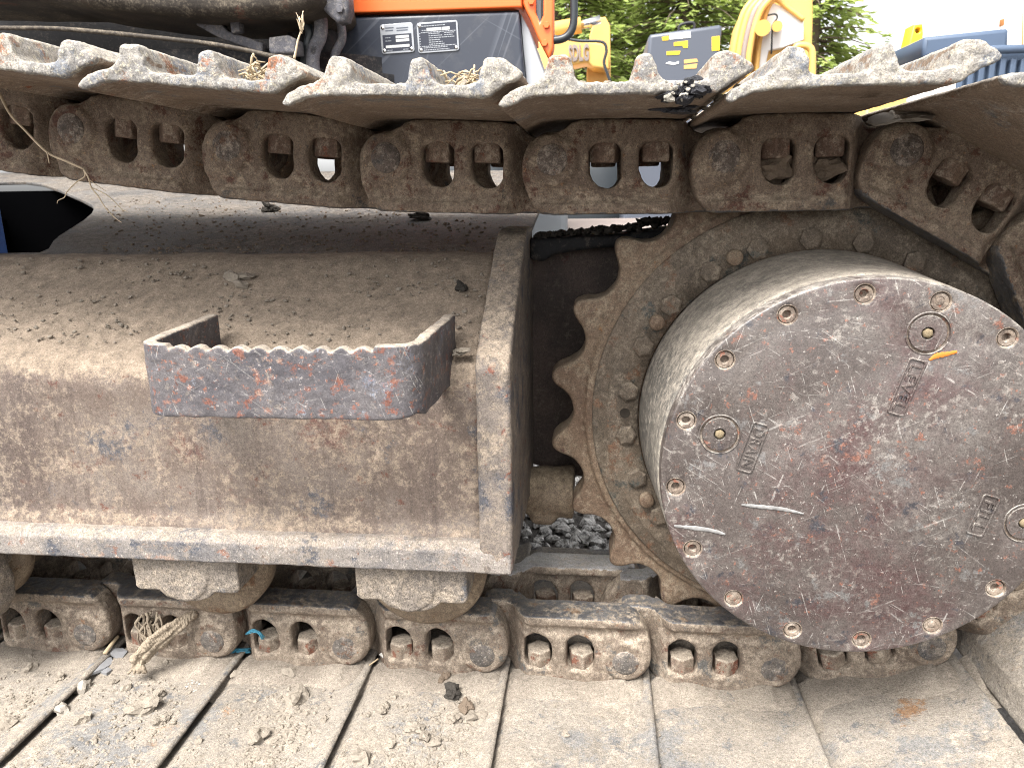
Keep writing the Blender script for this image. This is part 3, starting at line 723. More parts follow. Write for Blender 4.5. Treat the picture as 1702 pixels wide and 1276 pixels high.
def packed():
    nx_, ny_ = 420, 22; X0, X1, Y0, Y1 = -1.05, .50, -.075, .012; vs, fs = [], []; zb = -.6 - .0443 + .006 + .0013
    for i in range(nx_ + 1):
        x = X0 + (X1 - X0) * i / nx_
        u = ((x - .237) % .19) - .19                         # position along the link that ends at its pin (u = 0)
        hh = .0035 + .008 * (1 - math.exp(-((u + .058) / .030) ** 2)) * (1 if u < -.03 else max(.25, 1 + (u + .03) / .03 * .7))
        hh *= .75 + .5 * noise.noise(Vector((x * 20, 1, 2)))
        g_ = min(abs(((x - .237 - .033 + .095) % .19) - .095) / .012, 1)        # nothing lies over the joint
        lift = max(0, x - .237); lift = lift * .235 if lift > 0 else 0
        for j in range(ny_ + 1):
            y = Y0 + (Y1 - Y0) * j / ny_
            e = max(0, min(1, (y - (Y0 + .02 + .018 * noise.noise(Vector((x * 16, 4, 0))))) / .050)); e = e * e * (3 - 2 * e)
            z = zb + (hh * e * g_ ** .5 + .0009 * noise.noise(Vector((x * 90, y * 90, 0))) + .0006 * noise.noise(Vector((x * 260, y * 260, 0)))) * min(1, e * 3) - .0025 * (1 - min(1, e * 4)) - .004 * (1 - g_)
            vs.append((x, y, z + lift))
    for i in range(nx_):
        for j in range(ny_): a = i * (ny_ + 1) + j; fs.append((a, a + ny_ + 1, a + ny_ + 2, a + 1))
    return mk('packed_dust', vs, fs)
o = obj('packed_dust', packed(), 'packed', kind='stuff'); o['label'] = 'packed pale dust banked along the foot of the lower track links'

# --- car body leg behind the frame: sloping plate with an opening on the left
SL = math.atan(.145); LP0 = Vector((0, .135, -.0835))
def leg_uv(px, py):
    n_ = Vector((0, -math.sin(SL), math.cos(SL)))
    d = RT * ((px - 851) / FPX) - UP * ((py - 638) / FPX) + FW
    p = CAMP + d * ((LP0 - CAMP).dot(n_) / d.dot(n_))
    return (p.x, (p.y - LP0.y) / math.cos(SL))
hole = [leg_uv(*p) for p in ((-40, 308), (0, 303), (40, 302), (72, 306), (100, 316), (135, 331), (152, 340), (156, 346), (152, 354), (138, 366), (97, 392), (88, 400), (80, 413), (66, 419), (-40, 421))]
lm = plate([[(-2.1, -.01), (-.10, -.01), (-.10, .95), (-2.1, 1.15)], hole], 0, .008, .002)
lm.transform(Matrix.Translation(LP0) @ Matrix.Rotation(SL, 4, 'X') @ Matrix(((1, 0, 0, 0), (0, 0, 1, 0), (0, -1, 0, 0), (0, 0, 0, 1))).inverted() if False else Matrix.Identity(4))
# (x, depth, v) -> along-slope v, thickness downwards
lm.transform(Matrix.Translation(LP0) @ Matrix.Rotation(SL, 4, 'X') @ Matrix(((1, 0, 0, 0), (0, 0, 1, 0), (0, -1, 0, 0), (0, 0, 0, 1))))
obj('carbody_leg', lm, 'leg', EX)
obj('shade_slab', box(-2.0, 1.0, -.33, -.14, 1.5, -.25, .02), 'void', EX)  # added slab in the shade colour, darkens what lies beyond the opening
obj('shade_liner', join(box(-1.6, .30, -.30, -.62, .98, -.28), box(-.66, .27, -.30, -.62, .98, -.07), box(-1.6, .94, -.30, -.62, .98, .02), box(-1.9, .27, -.30, -1.5, .98, -.05)), 'void', EX)  # added box of walls, blacked out to paint shade inside the opening
obj('shade_wall', box(-2.0, .265, -.42, -.14, .29, -.09), 'void', EX)  # added wall in the shade colour, closes off light behind the frame
bx = at(0, 322, .17); b2 = at(15, 415, .17)
obj('blue_guard', box(-1.02, .15, -.10, b2.x - .018, .19, .012, .003), 'bluepaint', EX)
its = []
# ------------------------------------------------------------------ upper structure of the excavator
def quad_plate(name, pts, Y, depth, mat, parent, bev=.006, **k):
    P = [at(x, y, Y) for x, y in pts]
    return obj(name, plate([[(p.x, p.z) for p in P]], Y, Y + depth, bev), mat, parent, **k)
UY = 1.28
quad_plate('lower_cab_panel', [(560, 30), (862, 19), (872, 128), (868, 150), (556, 155)], UY, .5, 'navy', EX, .008)
quad_plate('cab_side_panel', [(865, 22), (880, 50), (907, 128), (908, 150), (874, 150), (874, 128)], UY + .03, .4, 'greyside', EX, .004)
quad_plate('orange_body', [(583, -160), (583, 22), (868, 12), (862, -160)], UY - .005, .6, 'orange', EX, .004)
quad_plate('body_gap', [(575, 10), (575, 40), (862, 30), (862, 5)], UY + .03, .4, 'black', EX, .002)
cp_ = quad_plate('cab_post', [(868, -160), (868, 6), (880, 30), (893, 62), (913, 100), (920, 78), (921, -160), (905, -160), (903, 25), (897, 38), (890, 20), (887, -160)], UY + .005, .06, 'orange', EX, .006)
quad_plate('cab_window', [(884, -160), (886, 30), (904, 50), (908, -160)], UY + .04, .012, 'glass', EX, .001)
quad_plate('window_seal', [(899, -160), (899, 38), (905, 45), (909, -160)], UY + .03, .012, 'black', EX, .001)
for (px, py) in ((908, 42), (905, 72), (883, 3)):
    p = at(px, py, UY); obj('body_bolt', hexhead(.009, .008), 'orange', EX, loc=p - EX.location + Vector((0, -.004, 0)))
hp = [at(x, y, UY + .02) for x, y in ((953, -160), (954, -60), (954, 0), (954, 30), (951, 48), (943, 60), (930, 66), (905, 68))]
obj('handrail', tube(smooth_path(hp, 8), .0105, 12), 'rubber', EX)
# data plates
def data_plate(x0, y0, x1, y1, tilt, kind):
    a, b = at(x0, y0, UY), at(x1, y1, UY); cx_, cz_ = (a.x + b.x) / 2, (a.z + b.z) / 2; W, H = b.x - a.x, a.z - b.z
    d = obj('data_plate', plate([rrect(-W / 2, -H / 2, W / 2, H / 2, .007)], -.0025, 0, .0008), 'plate', EX, loc=Vector((cx_, UY - .0005, cz_)) - EX.location, rot=(0, tilt, 0),
            label='metal data plate with silver head over black field' if kind == 0 else 'wider metal data plate with black printed field')
    for sx in (-1, 1):
        for sz in (-1, 1):
            obj('screw', lathe([(.0055, 0), (.0045, -.0022), (0, -.003)], 14), 'chrome', d, loc=(sx * (W / 2 - .008), -.0022, sz * (H / 2 - .008)))
    def cell(n_, u0, v0, u1, v1, mat, y=-.0034):
        obj(n_, box(-W / 2 + u0 * W, y, H / 2 - v1 * H, -W / 2 + u1 * W, -.002, H / 2 - v0 * H), mat, d)
        d.children[-1].location = (0, 0, 0)
    if kind == 0:
        cell('print_field', .06, .36, .94, .93, 'platedark', -.0030)
        for q in ((.46, .41, .86, .50), (.46, .53, .86, .62), (.14, .72, .86, .81)): cell('value_cell', *q, 'platewhite')
        rows = [(.14, .46, .30), (.14, .57, .32), (.18, .89, .34), (.66, .89, .82)]
        dark = [(.16, .13, .42), (.50, .16, .86), (.16, .22, .40), (.5, .24, .84)]
    else:
        cell('print_field', .04, .05, .96, .95, 'platedark', -.0030)
        for q in ((.24, .19, .60, .29), (.62, .19, .80, .29)): cell('value_cell', *q, 'platewhite')
        rows = [(.12, .12, .70), (.12, .26, .22)] + [(.28, .38 + .07 * k, .56 + .05 * ((k * 7) % 3)) for k in range(6)] + [(.66, .38 + .07 * k, .90 - .04 * (k % 2)) for k in range(3)] + [(.14, .84, .72), (.14, .91, .76)] + [(.05, .36 + .085 * k, .08) for k in range(6)] + [(.1, .33, .94), (.1, .79, .94)]
        dark = []
    vs, fs = [], []
    for (u0, v, u1) in rows:
        u = u0
        while u < u1 - .002:                       # broken strokes: print too small to read
            e_ = min(u1, u + rnd.uniform(.02, .07)); o_ = len(vs); h = .012
            for (uu, vv) in ((u, v - h), (e_, v - h), (e_, v + h), (u, v + h)): vs.append((-W / 2 + uu * W, -.0036, H / 2 - vv * H))
            fs.append((o_, o_ + 1, o_ + 2, o_ + 3)); u = e_ + .012
    if vs: obj('print', mk('print', vs, fs), 'plate', d, loc=(0, 0, 0), kind='stuff')
    vs, fs = [], []
    for (u0, v, u1) in dark:
        o_ = len(vs)
        for (uu, vv) in ((u0, v - .02), (u1, v - .02), (u1, v + .02), (u0, v + .02)): vs.append((-W / 2 + uu * W, -.0030, H / 2 - vv * H))
        fs.append((o_, o_ + 1, o_ + 2, o_ + 3))
    if vs: obj('heading_print', mk('print', vs, fs), 'hood', d, loc=(0, 0, 0), kind='stuff')
data_plate(632, 41, 689, 88, R(-2), 0); data_plate(693, 38, 763, 86, R(-2), 1)
# dark underside, slew ring, pipe, underbody
p = at(-60, -120, 1.5); q = at(566, 150, 1.5)
obj('swing_frame', box(p.x - .8, 1.45, q.z - .05, q.x, 1.9, p.z, .02), 'swing', EX)
ub = [at(x, y, .98) for x, y in ((-300, -200), (-300, -10), (60, -5), (130, 8), (260, 24), (330, 26), (430, 24), (500, 18), (522, 8), (530, -6), (522, -40), (500, -200))]
obj('underbody_cover', voxel(plate([[(v.x, v.z) for v in ub]], .98, 1.3, .03), .008, 4, [(.003, 12)]), 'underbody', EX)
obj('slew_ring', lathe([(.50, .0), (.62, .0), (.625, .01), (.625, .055), (.60, .06), (.60, .10), (.5, .10)], 96, 'Z', (-1.05, 1.66, .262)), 'swing', EX)
obj('grease_pipe', tube(smooth_path([at(x, y, 1.0) for x, y in ((-80, 46), (0, 47), (90, 48), (170, 54), (260, 63), (340, 72), (400, 82), (450, 93), (486, 97))], 6), .0055, 8), 'underbody', EX)
quad_plate('stay_bracket', [(325, 30), (345, 27), (362, 27), (366, 38), (378, 52), (410, 62), (436, 72), (436, 88), (400, 76), (362, 62), (340, 50), (326, 42)], 1.08, .03, 'bracket', EX, .004)
quad_plate('stay_bracket', [(380, 26), (396, 26), (398, 52), (384, 56)], 1.06, .03, 'bracket', EX, .004)
quad_plate('clamp_block', [(446, 62), (478, 58), (490, 64), (492, 88), (450, 90), (446, 84)], 1.03, .06, 'bracket', EX, .006)
obj('hose_bend', tube(smooth_path([at(x, y, 1.1) for x, y in ((500, -20), (520, 6), (532, 30), (532, 60), (522, 84), (520, 110), (530, 150))], 8), .017, 14), 'bracket', EX)
obj('hose_bend', tube(smooth_path([at(x, y, 1.14) for x, y in ((548, -20), (554, 10), (566, 40), (568, 66), (558, 88), (552, 120))], 8), .011, 14), 'bracket', EX)
obj('hose_bend', tube(smooth_path([at(x, y, 1.12) for x, y in ((440, 36), (470, 30), (500, 34), (515, 52), (512, 74), (505, 110))], 8), .012, 14), 'rubber', EX)
quad_plate('pipe_flange', [(545, -30), (578, -12), (580, 14), (574, 34), (560, 38), (548, 28), (530, 10), (528, -30)], 1.04, .05, 'bracket', EX, .008)
p = at(566, 16, 1.04); obj('body_bolt', hexhead(.010, .012), 'bracket', EX, loc=p - EX.location + Vector((0, -.010, 0)))
quad_plate('drum_casting', [(470, 30), (510, 8), (540, 20), (552, 60), (545, 110), (540, 150), (480, 150), (468, 100)], 1.18, .12, 'swing', EX, .03)

# far track frame of the excavator, dusty and pale, seen through the gaps
obj('far_track_frame', voxel(join(box(-2.3, 1.95, -.40, .9, 2.4, -.11, .03), box(-.2, 1.90, -.36, .5, 1.95, -.14, .015)), .02, 1), 'palepink', EX)
obj('far_motor_cover', box(-.235, 1.86, -.30, -.10, 1.95, -.06, .02), 'palegrey', EX)

# ------------------------------------------------------------------ machines behind
def grounded(name, pts, Y, depth, mat, parent, bev=.02):
    P = [at(x, y, Y) for x, y in pts]                     # outline points given below the horizon stand on the ground
    return obj(name, plate([[(p.x, GZ + .01 if q[1] >= 300 else p.z) for p, q in zip(P, pts)]], Y, Y + depth, bev), mat, parent)
# yellow loader boom with grey letters
LY = 7.0
p = at(960, 100, LY); LD = thing('wheel_loader', (p.x, LY, GZ), 'yellow wheel loader boom with grey SDLG lettering in front of trees', 'loader')
grounded('boom', [(800, 96), (905, 66), (925, 58), (960, 66), (1000, 72), (1012, 84), (1014, 116), (985, 112), (975, 104), (915, 116), (800, 140)], LY, .3, 'yellow', LD, .02)
grounded('lift_post', [(988, 30), (1006, 28), (1014, 42), (1016, 180), (1010, 330), (975, 330), (975, 120), (980, 60)], LY + .32, .12, 'yellow', LD, .015)
obj('hydraulic_cylinder', tube([at(830, 66, LY + .1), at(966, 42, LY + .1)], .075, 16), 'yellow', LD)
obj('piston_rod', tube([at(960, 44, LY + .1), at(998, 33, LY + .1)], .04, 12), 'chrome', LD)
obj('hose', tube(smooth_path([at(x, y, LY - .14) for x, y in ((918, 60), (960, 68), (1000, 70), (1008, 84), (1004, 104), (1010, 124), (1016, 140))], 6), .014, 8), 'rubber', LD)
t_ = text('SDLG', .20, .02, bold=.008); a, b = at(945, 90, LY), at(979, 90, LY); bbx = [v.co.x for v in t_.vertices]; t_.transform(Matrix.Scale((b.x - a.x) / (max(bbx) - min(bbx)), 4, (1, 0, 0)))
mid = (a + b) / 2; obj('lettering', t_, 'letter', LD, loc=mid - LD.location + Vector((0, -.012, 0)), rot=(0, R(-1), 0))
p0 = at(980, 300, LY); obj('body', box(-1.6, 0, .35, .4, 1.6, 1.2, .08), 'yellow', LD, loc=(0, 0, 0))
for sx in (-1.2, 0): obj('wheel', lathe([(0, -.2), (.3, -.2), (.5, -.15), (.62, -.05), (.62, .2), (0, .2)], 32), 'rubber', LD, loc=(sx, -.1, .62))
# grey engine hood with yellow decals
HY = 6.0
p = at(1140, 100, HY); HD = thing('excavator', (p.x, HY, GZ), 'grey engine hood of a parked machine with yellow and white decals', 'excavator')
grounded('engine_hood', [(1078, 62), (1082, 57), (1196, 41), (1201, 44), (1196, 90), (1180, 240), (1078, 240), (1075, 100)], HY, 1.2, 'hood', HD, .03)
for pts, m_ in (([(1100, 62), (1111, 60), (1111, 67), (1101, 68)], 'yellow2'), ([(1113, 58), (1147, 53), (1148, 63), (1113, 66)], 'white'), ([(1120, 71), (1143, 68), (1143, 80), (1136, 80), (1134, 76), (1120, 77)], 'yellow2'),
                ([(1183, 62), (1196, 60), (1196, 84), (1183, 85)], 'yellow2'), ([(1108, 86), (1131, 85), (1129, 91), (1108, 92)], 'yellow2'), ([(1137, 100), (1158, 98), (1160, 103), (1137, 106)], 'yellow'), ([(1137, 109), (1159, 106), (1157, 114), (1137, 115)], 'yellow'),
                ([(1106, 106), (1112, 103), (1122, 105), (1128, 102), (1128, 106), (1120, 108), (1112, 107)], 'white')):
    P = [at(x, y, HY) for x, y in pts]; obj('decal', plate([[(v.x, v.z) for v in P]], HY - .004, HY + .01, 0), m_, HD)
obj('hood_handle', tube(smooth_path([at(x, y, HY + .1) for x, y in ((1128, 52), (1129, 44), (1136, 40), (1150, 38), (1154, 42), (1154, 50))], 6), .012, 8), 'black', HD)
obj('body', box(-.5, .02, .12, 1.1, 1.15, 1.1, .05), 'hood', HD, loc=(0, 0, 0))
# yellow boom with hose bundle and pale inner panel
BY = 6.6
p = at(1280, 80, BY); BD = thing('excavator', (p.x, BY, GZ), 'yellow excavator boom with hose bundle and white inner plate before the fir trees', 'excavator')
grounded('boom', [(1208, 170), (1216, 100), (1228, 40), (1240, 14), (1262, 0), (1300, -60), (1345, -60), (1352, 0), (1352, 40), (1350, 330), (1215, 330)], BY + .1, .35, 'yellow', BD, .03)
grounded('inner_plate', [(1258, 120), (1262, 60), (1272, 22), (1284, 4), (1312, 16), (1336, 34), (1336, 66), (1300, 80), (1278, 84), (1268, 130)], BY + .02, .1, 'white', BD, .01)
for k in range(4):
    obj('boom_hose', tube(smooth_path([at(x + 11 * k * .8, y, BY - .03 * k) for x, y in ((1216, 130), (1219, 90), (1228, 46), (1238, 18), (1254, -2), (1275, -30))], 6), .028, 10), 'yellow' if k != 2 else 'letter', BD)
obj('side_rail', tube(smooth_path([at(x, y, BY) for x, y in ((1256, 150), (1258, 110), (1264, 60), (1274, 20), (1288, 0), (1310, 14), (1336, 34))], 6), .022, 8), 'yellow', BD)
obj('pivot_pin', sharp(tube([at(1268, 47, BY + .1), at(1268, 47, BY - .35)], .065, 16), 60), 'yellow', BD)
obj('pivot_pin', sharp(tube([at(1292, 44, BY + .1), at(1292, 44, BY - .2)], .045, 16), 60), 'yellow', BD)
obj('loop_handle', tube(smooth_path([at(x, y, BY - .3) for x, y in ((1321, 130), (1320, 92), (1324, 78), (1336, 76), (1346, 80), (1350, 92), (1350, 130))], 6), .03, 10), 'yellow', BD)
obj('hose', tube(smooth_path([at(x, y, BY - .05) for x, y in ((1276, 26), (1288, 24), (1292, 30), (1284, 44), (1283, 70), (1282, 90))], 6), .008, 6), 'rubber', BD)
# right: blue truck bed, crane arm, poles
TY = 5.2
p = at(1640, 110, TY); TK = thing('truck', (p.x, TY, GZ), 'blue truck with ribbed bed and blue box behind the raised track shoes', 'truck')
grounded('bed', [(1570, 128), (1586, 90), (1650, 82), (1720, 80), (1800, 78), (1800, 330), (1570, 330)], TY, 1.6, 'truckblue', TK, .02)
for k in range(7):
    x = 1596 + k * 17; a, b = at(x, 92, TY), at(x, 330, TY); obj('bed_rib', box(a.x - .02, TY - .05, GZ + .35, a.x + .02, TY + .01, a.z - .03, .008), 'truckblue', TK)
obj('bed_rail', tube([at(1584, 92, TY - .06), at(1652, 83, TY - .06), at(1800, 79, TY - .06)], .03, 10), 'truckblue', TK)
for k in range(9):
    p = at(1604 + 19 * k, 108 + (k % 2) * 5, TY - .01); obj('paint_chip', rockmesh(k, 1, .4, .3), 'white', TK, loc=p - TK.location); TK.children[-1].scale = (.012, .004, .014)
quad_slot = [at(x, y, TY + .59) for x, y in ((1640, 84), (1648, 78), (1664, 77), (1672, 82), (1668, 84), (1660, 80), (1650, 81), (1644, 85))]
obj('handle_slot', plate([[(p.x, p.z) for p in quad_slot]], TY + .585, TY + .61, .001), 'black', TK)
grounded('storage_box', [(1536, 64), (1540, 61), (1674, 47), (1678, 50), (1676, 82), (1640, 90), (1532, 96)], TY + .6, .7, 'truckblue', TK, .03)
grounded('bumper', [(1500, 150), (1560, 132), (1700, 110), (1700, 330), (1500, 330)], TY + .5, .6, 'truckblue', TK, .02)
CR = thing('crane', (at(1515, 80, 6.4).x, 6.4, GZ), 'bright yellow crane arm end with round hole left of the blue box', 'crane')
A = [at(x, y, 6.4) for x, y in ((1519, 41), (1534, 40), (1535, 56), (1533, 80), (1524, 90), (1505, 160), (1500, 330), (1470, 330), (1490, 160), (1508, 88))]
hc = at(1526, 51, 6.4)
obj('arm', plate([[(v.x, GZ + .01 if v.z < .03 else v.z) for v in A], circle(hc.x, hc.z, .022, 20)], 6.4, 6.6, .012), 'yellow2', CR)
obj('arm_lug', tube([at(1500, 92, 6.35), at(1496, 100, 6.35)], .03, 8), 'letter', CR)
def simple(name, pts, Y, depth, mat, label, cat, bev=.02):
    P = [at(x, y, Y) for x, y in pts]
    return tag(obj(name, plate([[(v.x, v.z) for v in P]], Y, Y + depth, bev), mat), label, cat)
PO = thing('drilling_mast', (at(1690, 60, 7).x, 7, GZ), 'pale mast with faded orange side at the right edge of the picture', 'mast')
grounded('mast_post', [(1680, -120), (1689, -120), (1689, 330), (1676, 330)], 7.0, .15, 'pole', PO, .01)
grounded('mast_post', [(1695, -120), (1704, -120), (1704, 330), (1694, 330)], 7.0, .15, 'pole', PO, .01)
grounded('side_arm', [(1672, 14), (1678, 8), (1680, 46), (1671, 46), (1669, 40)], 7.05, .1, 'rustmach', PO, .01)
grounded('back_panel', [(1686, 0), (1702, 0), (1702, 79), (1684, 79)], 7.2, .1, 'rustmach', PO, .01)
# low yellow machine parts in the slit under the last top shoe
SM = thing('loader_bucket', (at(1520, 160, 4.4).x, 4.4, GZ), 'yellow and pale machine edge glimpsed in the slit between two track shoes', 'machine')
grounded('edge_beam', [(1440, 170), (1490, 160), (1512, 150), (1516, 330), (1440, 330)], 4.4, .5, 'yellow', SM, .02)
grounded('pale_panel', [(1512, 158), (1520, 148), (1560, 134), (1590, 128), (1590, 300), (1512, 300)], 4.36, .1, 'pole', SM, .01)
# pale machine behind the far track, low
PM = thing('container', (at(1000, 300, 9).x, 9.5, GZ), 'pale low container glimpsed through the openings of the track links', 'container')
obj('body', box(-6, 0, .1, 4.5, 2, .98, .05), 'pole', PM, loc=(0, 0, 0))
for k in range(12): obj('rib', box(-5.6 + k * .85, -.06, .15, -5.45 + k * .85, .01, .92, .02), 'palegrey', PM, loc=(0, 0, 0))

# ------------------------------------------------------------------ trees
tn = N('fir_foliage')
tc = tn.mix(tn.rng(tn.noise(2.2, 4, .6), .3, .7), (.22, .30, .085), (.38, .44, .16))
tr = tn.t.nodes.new('ShaderNodeBsdfTranslucent'); tn.inp(tr.inputs['Color'], tn.mix(.5, tc, (.42, .50, .13)))
ms = tn.t.nodes.new('ShaderNodeMixShader'); ms.inputs[0].default_value = .5
tn.out(tc, .6, 0, .3); tn.t.links.new(tn.b.outputs[0], ms.inputs[1]); tn.t.links.new(tr.outputs[0], ms.inputs[2])
tn.t.links.new(ms.outputs[0], tn.t.nodes['Material Output'].inputs[0]); M['fir'] = tn.m
M['bark'] = flat('fir_bark', (.10, .075, .055), .95, var=.4, scale=12, bump=1)
def fir(x, y, h, rad, label, seed):
    rg = random.Random(seed)
    t = thing('fir_tree', (x, y, GZ), label, 'tree', 'fir trees beyond the yard')
    obj('trunk', tube([(0, 0, -.1), (.05, 0, h * .4), (0, .05, h * .8), (0, 0, h)], .2, 10, .02), 'bark', t, loc=(0, 0, 0))
    vs, fs, lv, lf = [], [], [], []
    z = h * .12; 
    while z < h * .98:
        f = 1 - z / h; nb = 7
        for k in range(nb):
            a = rg.uniform(0, 6.283); L = rad * (f ** .75) * rg.uniform(.65, 1.15) + .15
            d = Vector((math.cos(a), math.sin(a), 0)); droop = rg.uniform(.10, .30)
            pts = [Vector((0, 0, z)) + d * (L * s_) + Vector((0, 0, L * (.22 * s_ - (droop + .25) * s_ * s_))) for s_ in (0, .25, .5, .75, 1)]
            me = tube(pts, .03 * f + .012, 4, .006); o = len(lv); lv += [v.co.copy() for v in me.vertices]; lf += [tuple(i + o for i in p.vertices) for p in me.polygons]; bpy.data.meshes.remove(me)
            n_ = int(12 + 27 * L)
            for j in range(n_):
                s_ = rg.uniform(.12, 1.03) ** .8; i0 = min(3, int(s_ * 4)); q = pts[i0].lerp(pts[min(4, i0 + 1)], s_ * 4 - i0)
                side = d.cross(Vector((0, 0, 1))) * rg.uniform(-1, 1) * .30 * L * (1.15 - s_)
                q = q + side + Vector((0, 0, rg.uniform(-.16, .05)))
                dirv = (d * .8 + side.normalized() * rg.uniform(.2, 1) + Vector((0, 0, rg.uniform(-.6, .1)))).normalized()
                wv = dirv.cross(Vector((rg.uniform(-.4, .4), rg.uniform(-.4, .4), 1))).normalized()
                l_ = rg.uniform(.10, .22); w_ = l_ * rg.uniform(.16, .30); o = len(vs)
                vs += [q - wv * w_, q + dirv * l_ * .5 - wv * w_ * .9 + Vector((0, 0, -.01)), q + dirv * l_, q + dirv * l_ * .5 + wv * w_ * .9, q + wv * w_ * .4]
                fs.append((o, o + 1, o + 2, o + 3, o + 4))
        z += rg.uniform(.10, .2)
    obj('branches', mk('branches', lv, lf), 'bark', t, loc=(0, 0, 0), kind='stuff')
    obj('crown', mk('crown', vs, fs, False), 'fir', t, loc=(0, 0, 0), kind='stuff')
for (px, Y, h, rad, lab, sd_) in ((925, 15, 7.5, 2.4, 'light green fir tree behind the loader boom, partly behind the black handrail', 1), (1022, 18, 9, 2.1, 'fir tree between the yellow loader boom and the grey hood', 2),
        (1128, 16, 8.5, 2.5, 'fir tree rising right behind the grey hood', 3), (1228, 19, 9.5, 2.6, 'fir tree behind the hose bundle of the yellow boom', 4), (1335, 15, 8, 1.75, 'rightmost fir tree with its tips against the white sky', 5)):
    fir(at(px, 200, Y).x, Y, h, rad, lab, sd_)

# ------------------------------------------------------------------ small things lying about
def rest(name, me, mat, loc, scale, label, cat, group=None, rz=None):
    o = obj(name, me, mat, loc=loc, rot=(rnd.uniform(-.3, .3), rnd.uniform(-.3, .3), rnd.uniform(0, 6.28) if rz is None else rz)); o.scale = scale if isinstance(scale, tuple) else (scale,) * 3
    return tag(o, label, cat, group)
SHZ = -.6 - .0443 + .006 + .0007
def low(px, py):
    """point on the upper face of the lower shoes"""
    d = RT * ((px - 851) / FPX) - UP * ((py - 638) / FPX) + FW
    return CAMP + d * (SHZ / d.z)
for m_ in ROCK1 + ROCK2 + ROCK3:
    m_.materials.clear()
def withmat(me, mat): c = me.copy(); c.materials.append(M[mat]); return c
CL = [withmat(m_, 'clod') for m_ in ROCK3 + ROCK2[:4]]; ST = [withmat(m_, 'stone') for m_ in ROCK2[4:]]; DK = [withmat(m_, 'darkclod') for m_ in ROCK3]; MU = [withmat(m_, 'mud') for m_ in ROCK3]
GRP = 'pale dirt clods lying on the lower track shoes'
for k, (px, py, r) in enumerate(((493, 1163, .016), (430, 1228, .013), (245, 1180, .017), (262, 1160, .011), (138, 1198, .010), (482, 1120, .011), (395, 1125, .010), (600, 1262, .012), (790, 1198, .013), (755, 1198, .008), (640, 1180, .009), (690, 1215, .012), (706, 1228, .009), (722, 1236, .008), (655, 1160, .006),
        (48, 1113, .009), (55, 1095, .007), (100, 1128, .007), (270, 1200, .009), (288, 1205, .007), (210, 1145, .007), (190, 1135, .006), (540, 1198, .006), (330, 1235, .006), (160, 1230, .006), (940, 1222, .005), (650, 1240, .007), (612, 1190, .006), (280, 1105, .007), (12, 1205, .010))):
    p = low(px, py); lab_ = {0: 'largest upright pale clod on the shoe below the blue string, nearest the link', 1: 'rounded pale clod at the bottom edge of the shoe right of the blue string', 2: 'largest flat crumbly clod in the middle of the shoe below the rag',
        3: 'pale clod just above the largest flat clod below the rag', 4: 'pale clod beside the gap with two wedged stones, on the left shoe', 5: 'pale clod at the foot of the link right of the blue string', 6: 'pale clod under the larger blue string tuft',
        7: 'pale clod at the lower end of the shoe right of the straw', 8: 'largest pale clod below the dark soil clod', 9: 'small white clod left of the pale clod below the dark soil clod', 15: 'flat pale flake of dirt at the left edge below the first link',
        21: None, 26: 'lone pebble of dirt on the clean shoe right of the dark soil clod', 29: 'pale clod at the left picture edge near the bottom'}.get(k)
    if k in (0, 1, 2, 3, 4, 5, 6, 7, 8, 9, 15, 26, 29): rest('dirt_clod', CL[k % 8], None, p + Vector((0, 0, r * .38)), (r * .95, r * .8, r * .85), lab_, 'dirt clod', 'dirt clods told apart on the lower track shoes'); continue
    rest('dirt_clod', CL[k % 8], None, p + Vector((0, 0, r * .38)), (r * .95, r * .8, r * .85), 'small pale dirt clod, one of many much alike on the lower track shoes', 'dirt clod', GRP)
p = low(752, 1158); rest('dirt_clod', DK[1], None, p + Vector((0, 0, .007)), (.011, .010, .013), 'dark brown soil clod standing out on the pale lower shoe below a link pin', 'dirt clod')
p = low(775, 1178); rest('dirt_clod', MU[0], None, p + Vector((0, 0, .005)), (.009, .009, .008), 'small brown clod just below the dark soil clod on the lower shoe', 'dirt clod')
p = low(740, 1130); rest('dirt_clod', MU[2], None, p + Vector((0, 0, .004)), (.008, .006, .007), 'brown crumb at the foot of the link above the dark soil clod', 'dirt clod')
p = low(103, 1182); rest('stone', ST[0], None, p + Vector((0, 0, .003)), (.011, .009, .012), 'pale stone wedged in the gap between two lower shoes, the lower of two', 'stone')
p = low(140, 1146); rest('stone', ST[1], None, p + Vector((0, 0, .003)), (.010, .008, .013), 'pale stone wedged in the gap between two lower shoes, the upper of two', 'stone')
its = []
for _ in range(9000):
    px, py = rnd.uniform(-40, 830), rnd.uniform(1085, 1285); 
    if rnd.random() > .25 + .75 * max(0, noise.noise(Vector((px * .012, py * .02, 3))) + .45): continue
    r = rnd.choice((.0007, .0009, .0011, .0014, .0018, .0024, .0033)); q = low(px, py)
    if -.165 < ((q.x - .237) % .19) - .19 + .0 or True:
        f_ = (q.x - .237 - .033) % .19
        if f_ < .012 or f_ > .176: continue
    its.append((q + Vector((0, 0, r * .3)), r))
for _ in range(160):
    px, py = rnd.uniform(830, 1660), rnd.uniform(1130, 1285); r = rnd.choice((.001, .0013, .0018)); its.append((low(px, py) + Vector((0, 0, r * .3)), r))
o = obj('dirt_crumbs', scatter(its, ROCK1), 'clod', kind='stuff'); o['label'] = 'fine pale dirt crumbs strewn over the lower track shoes'
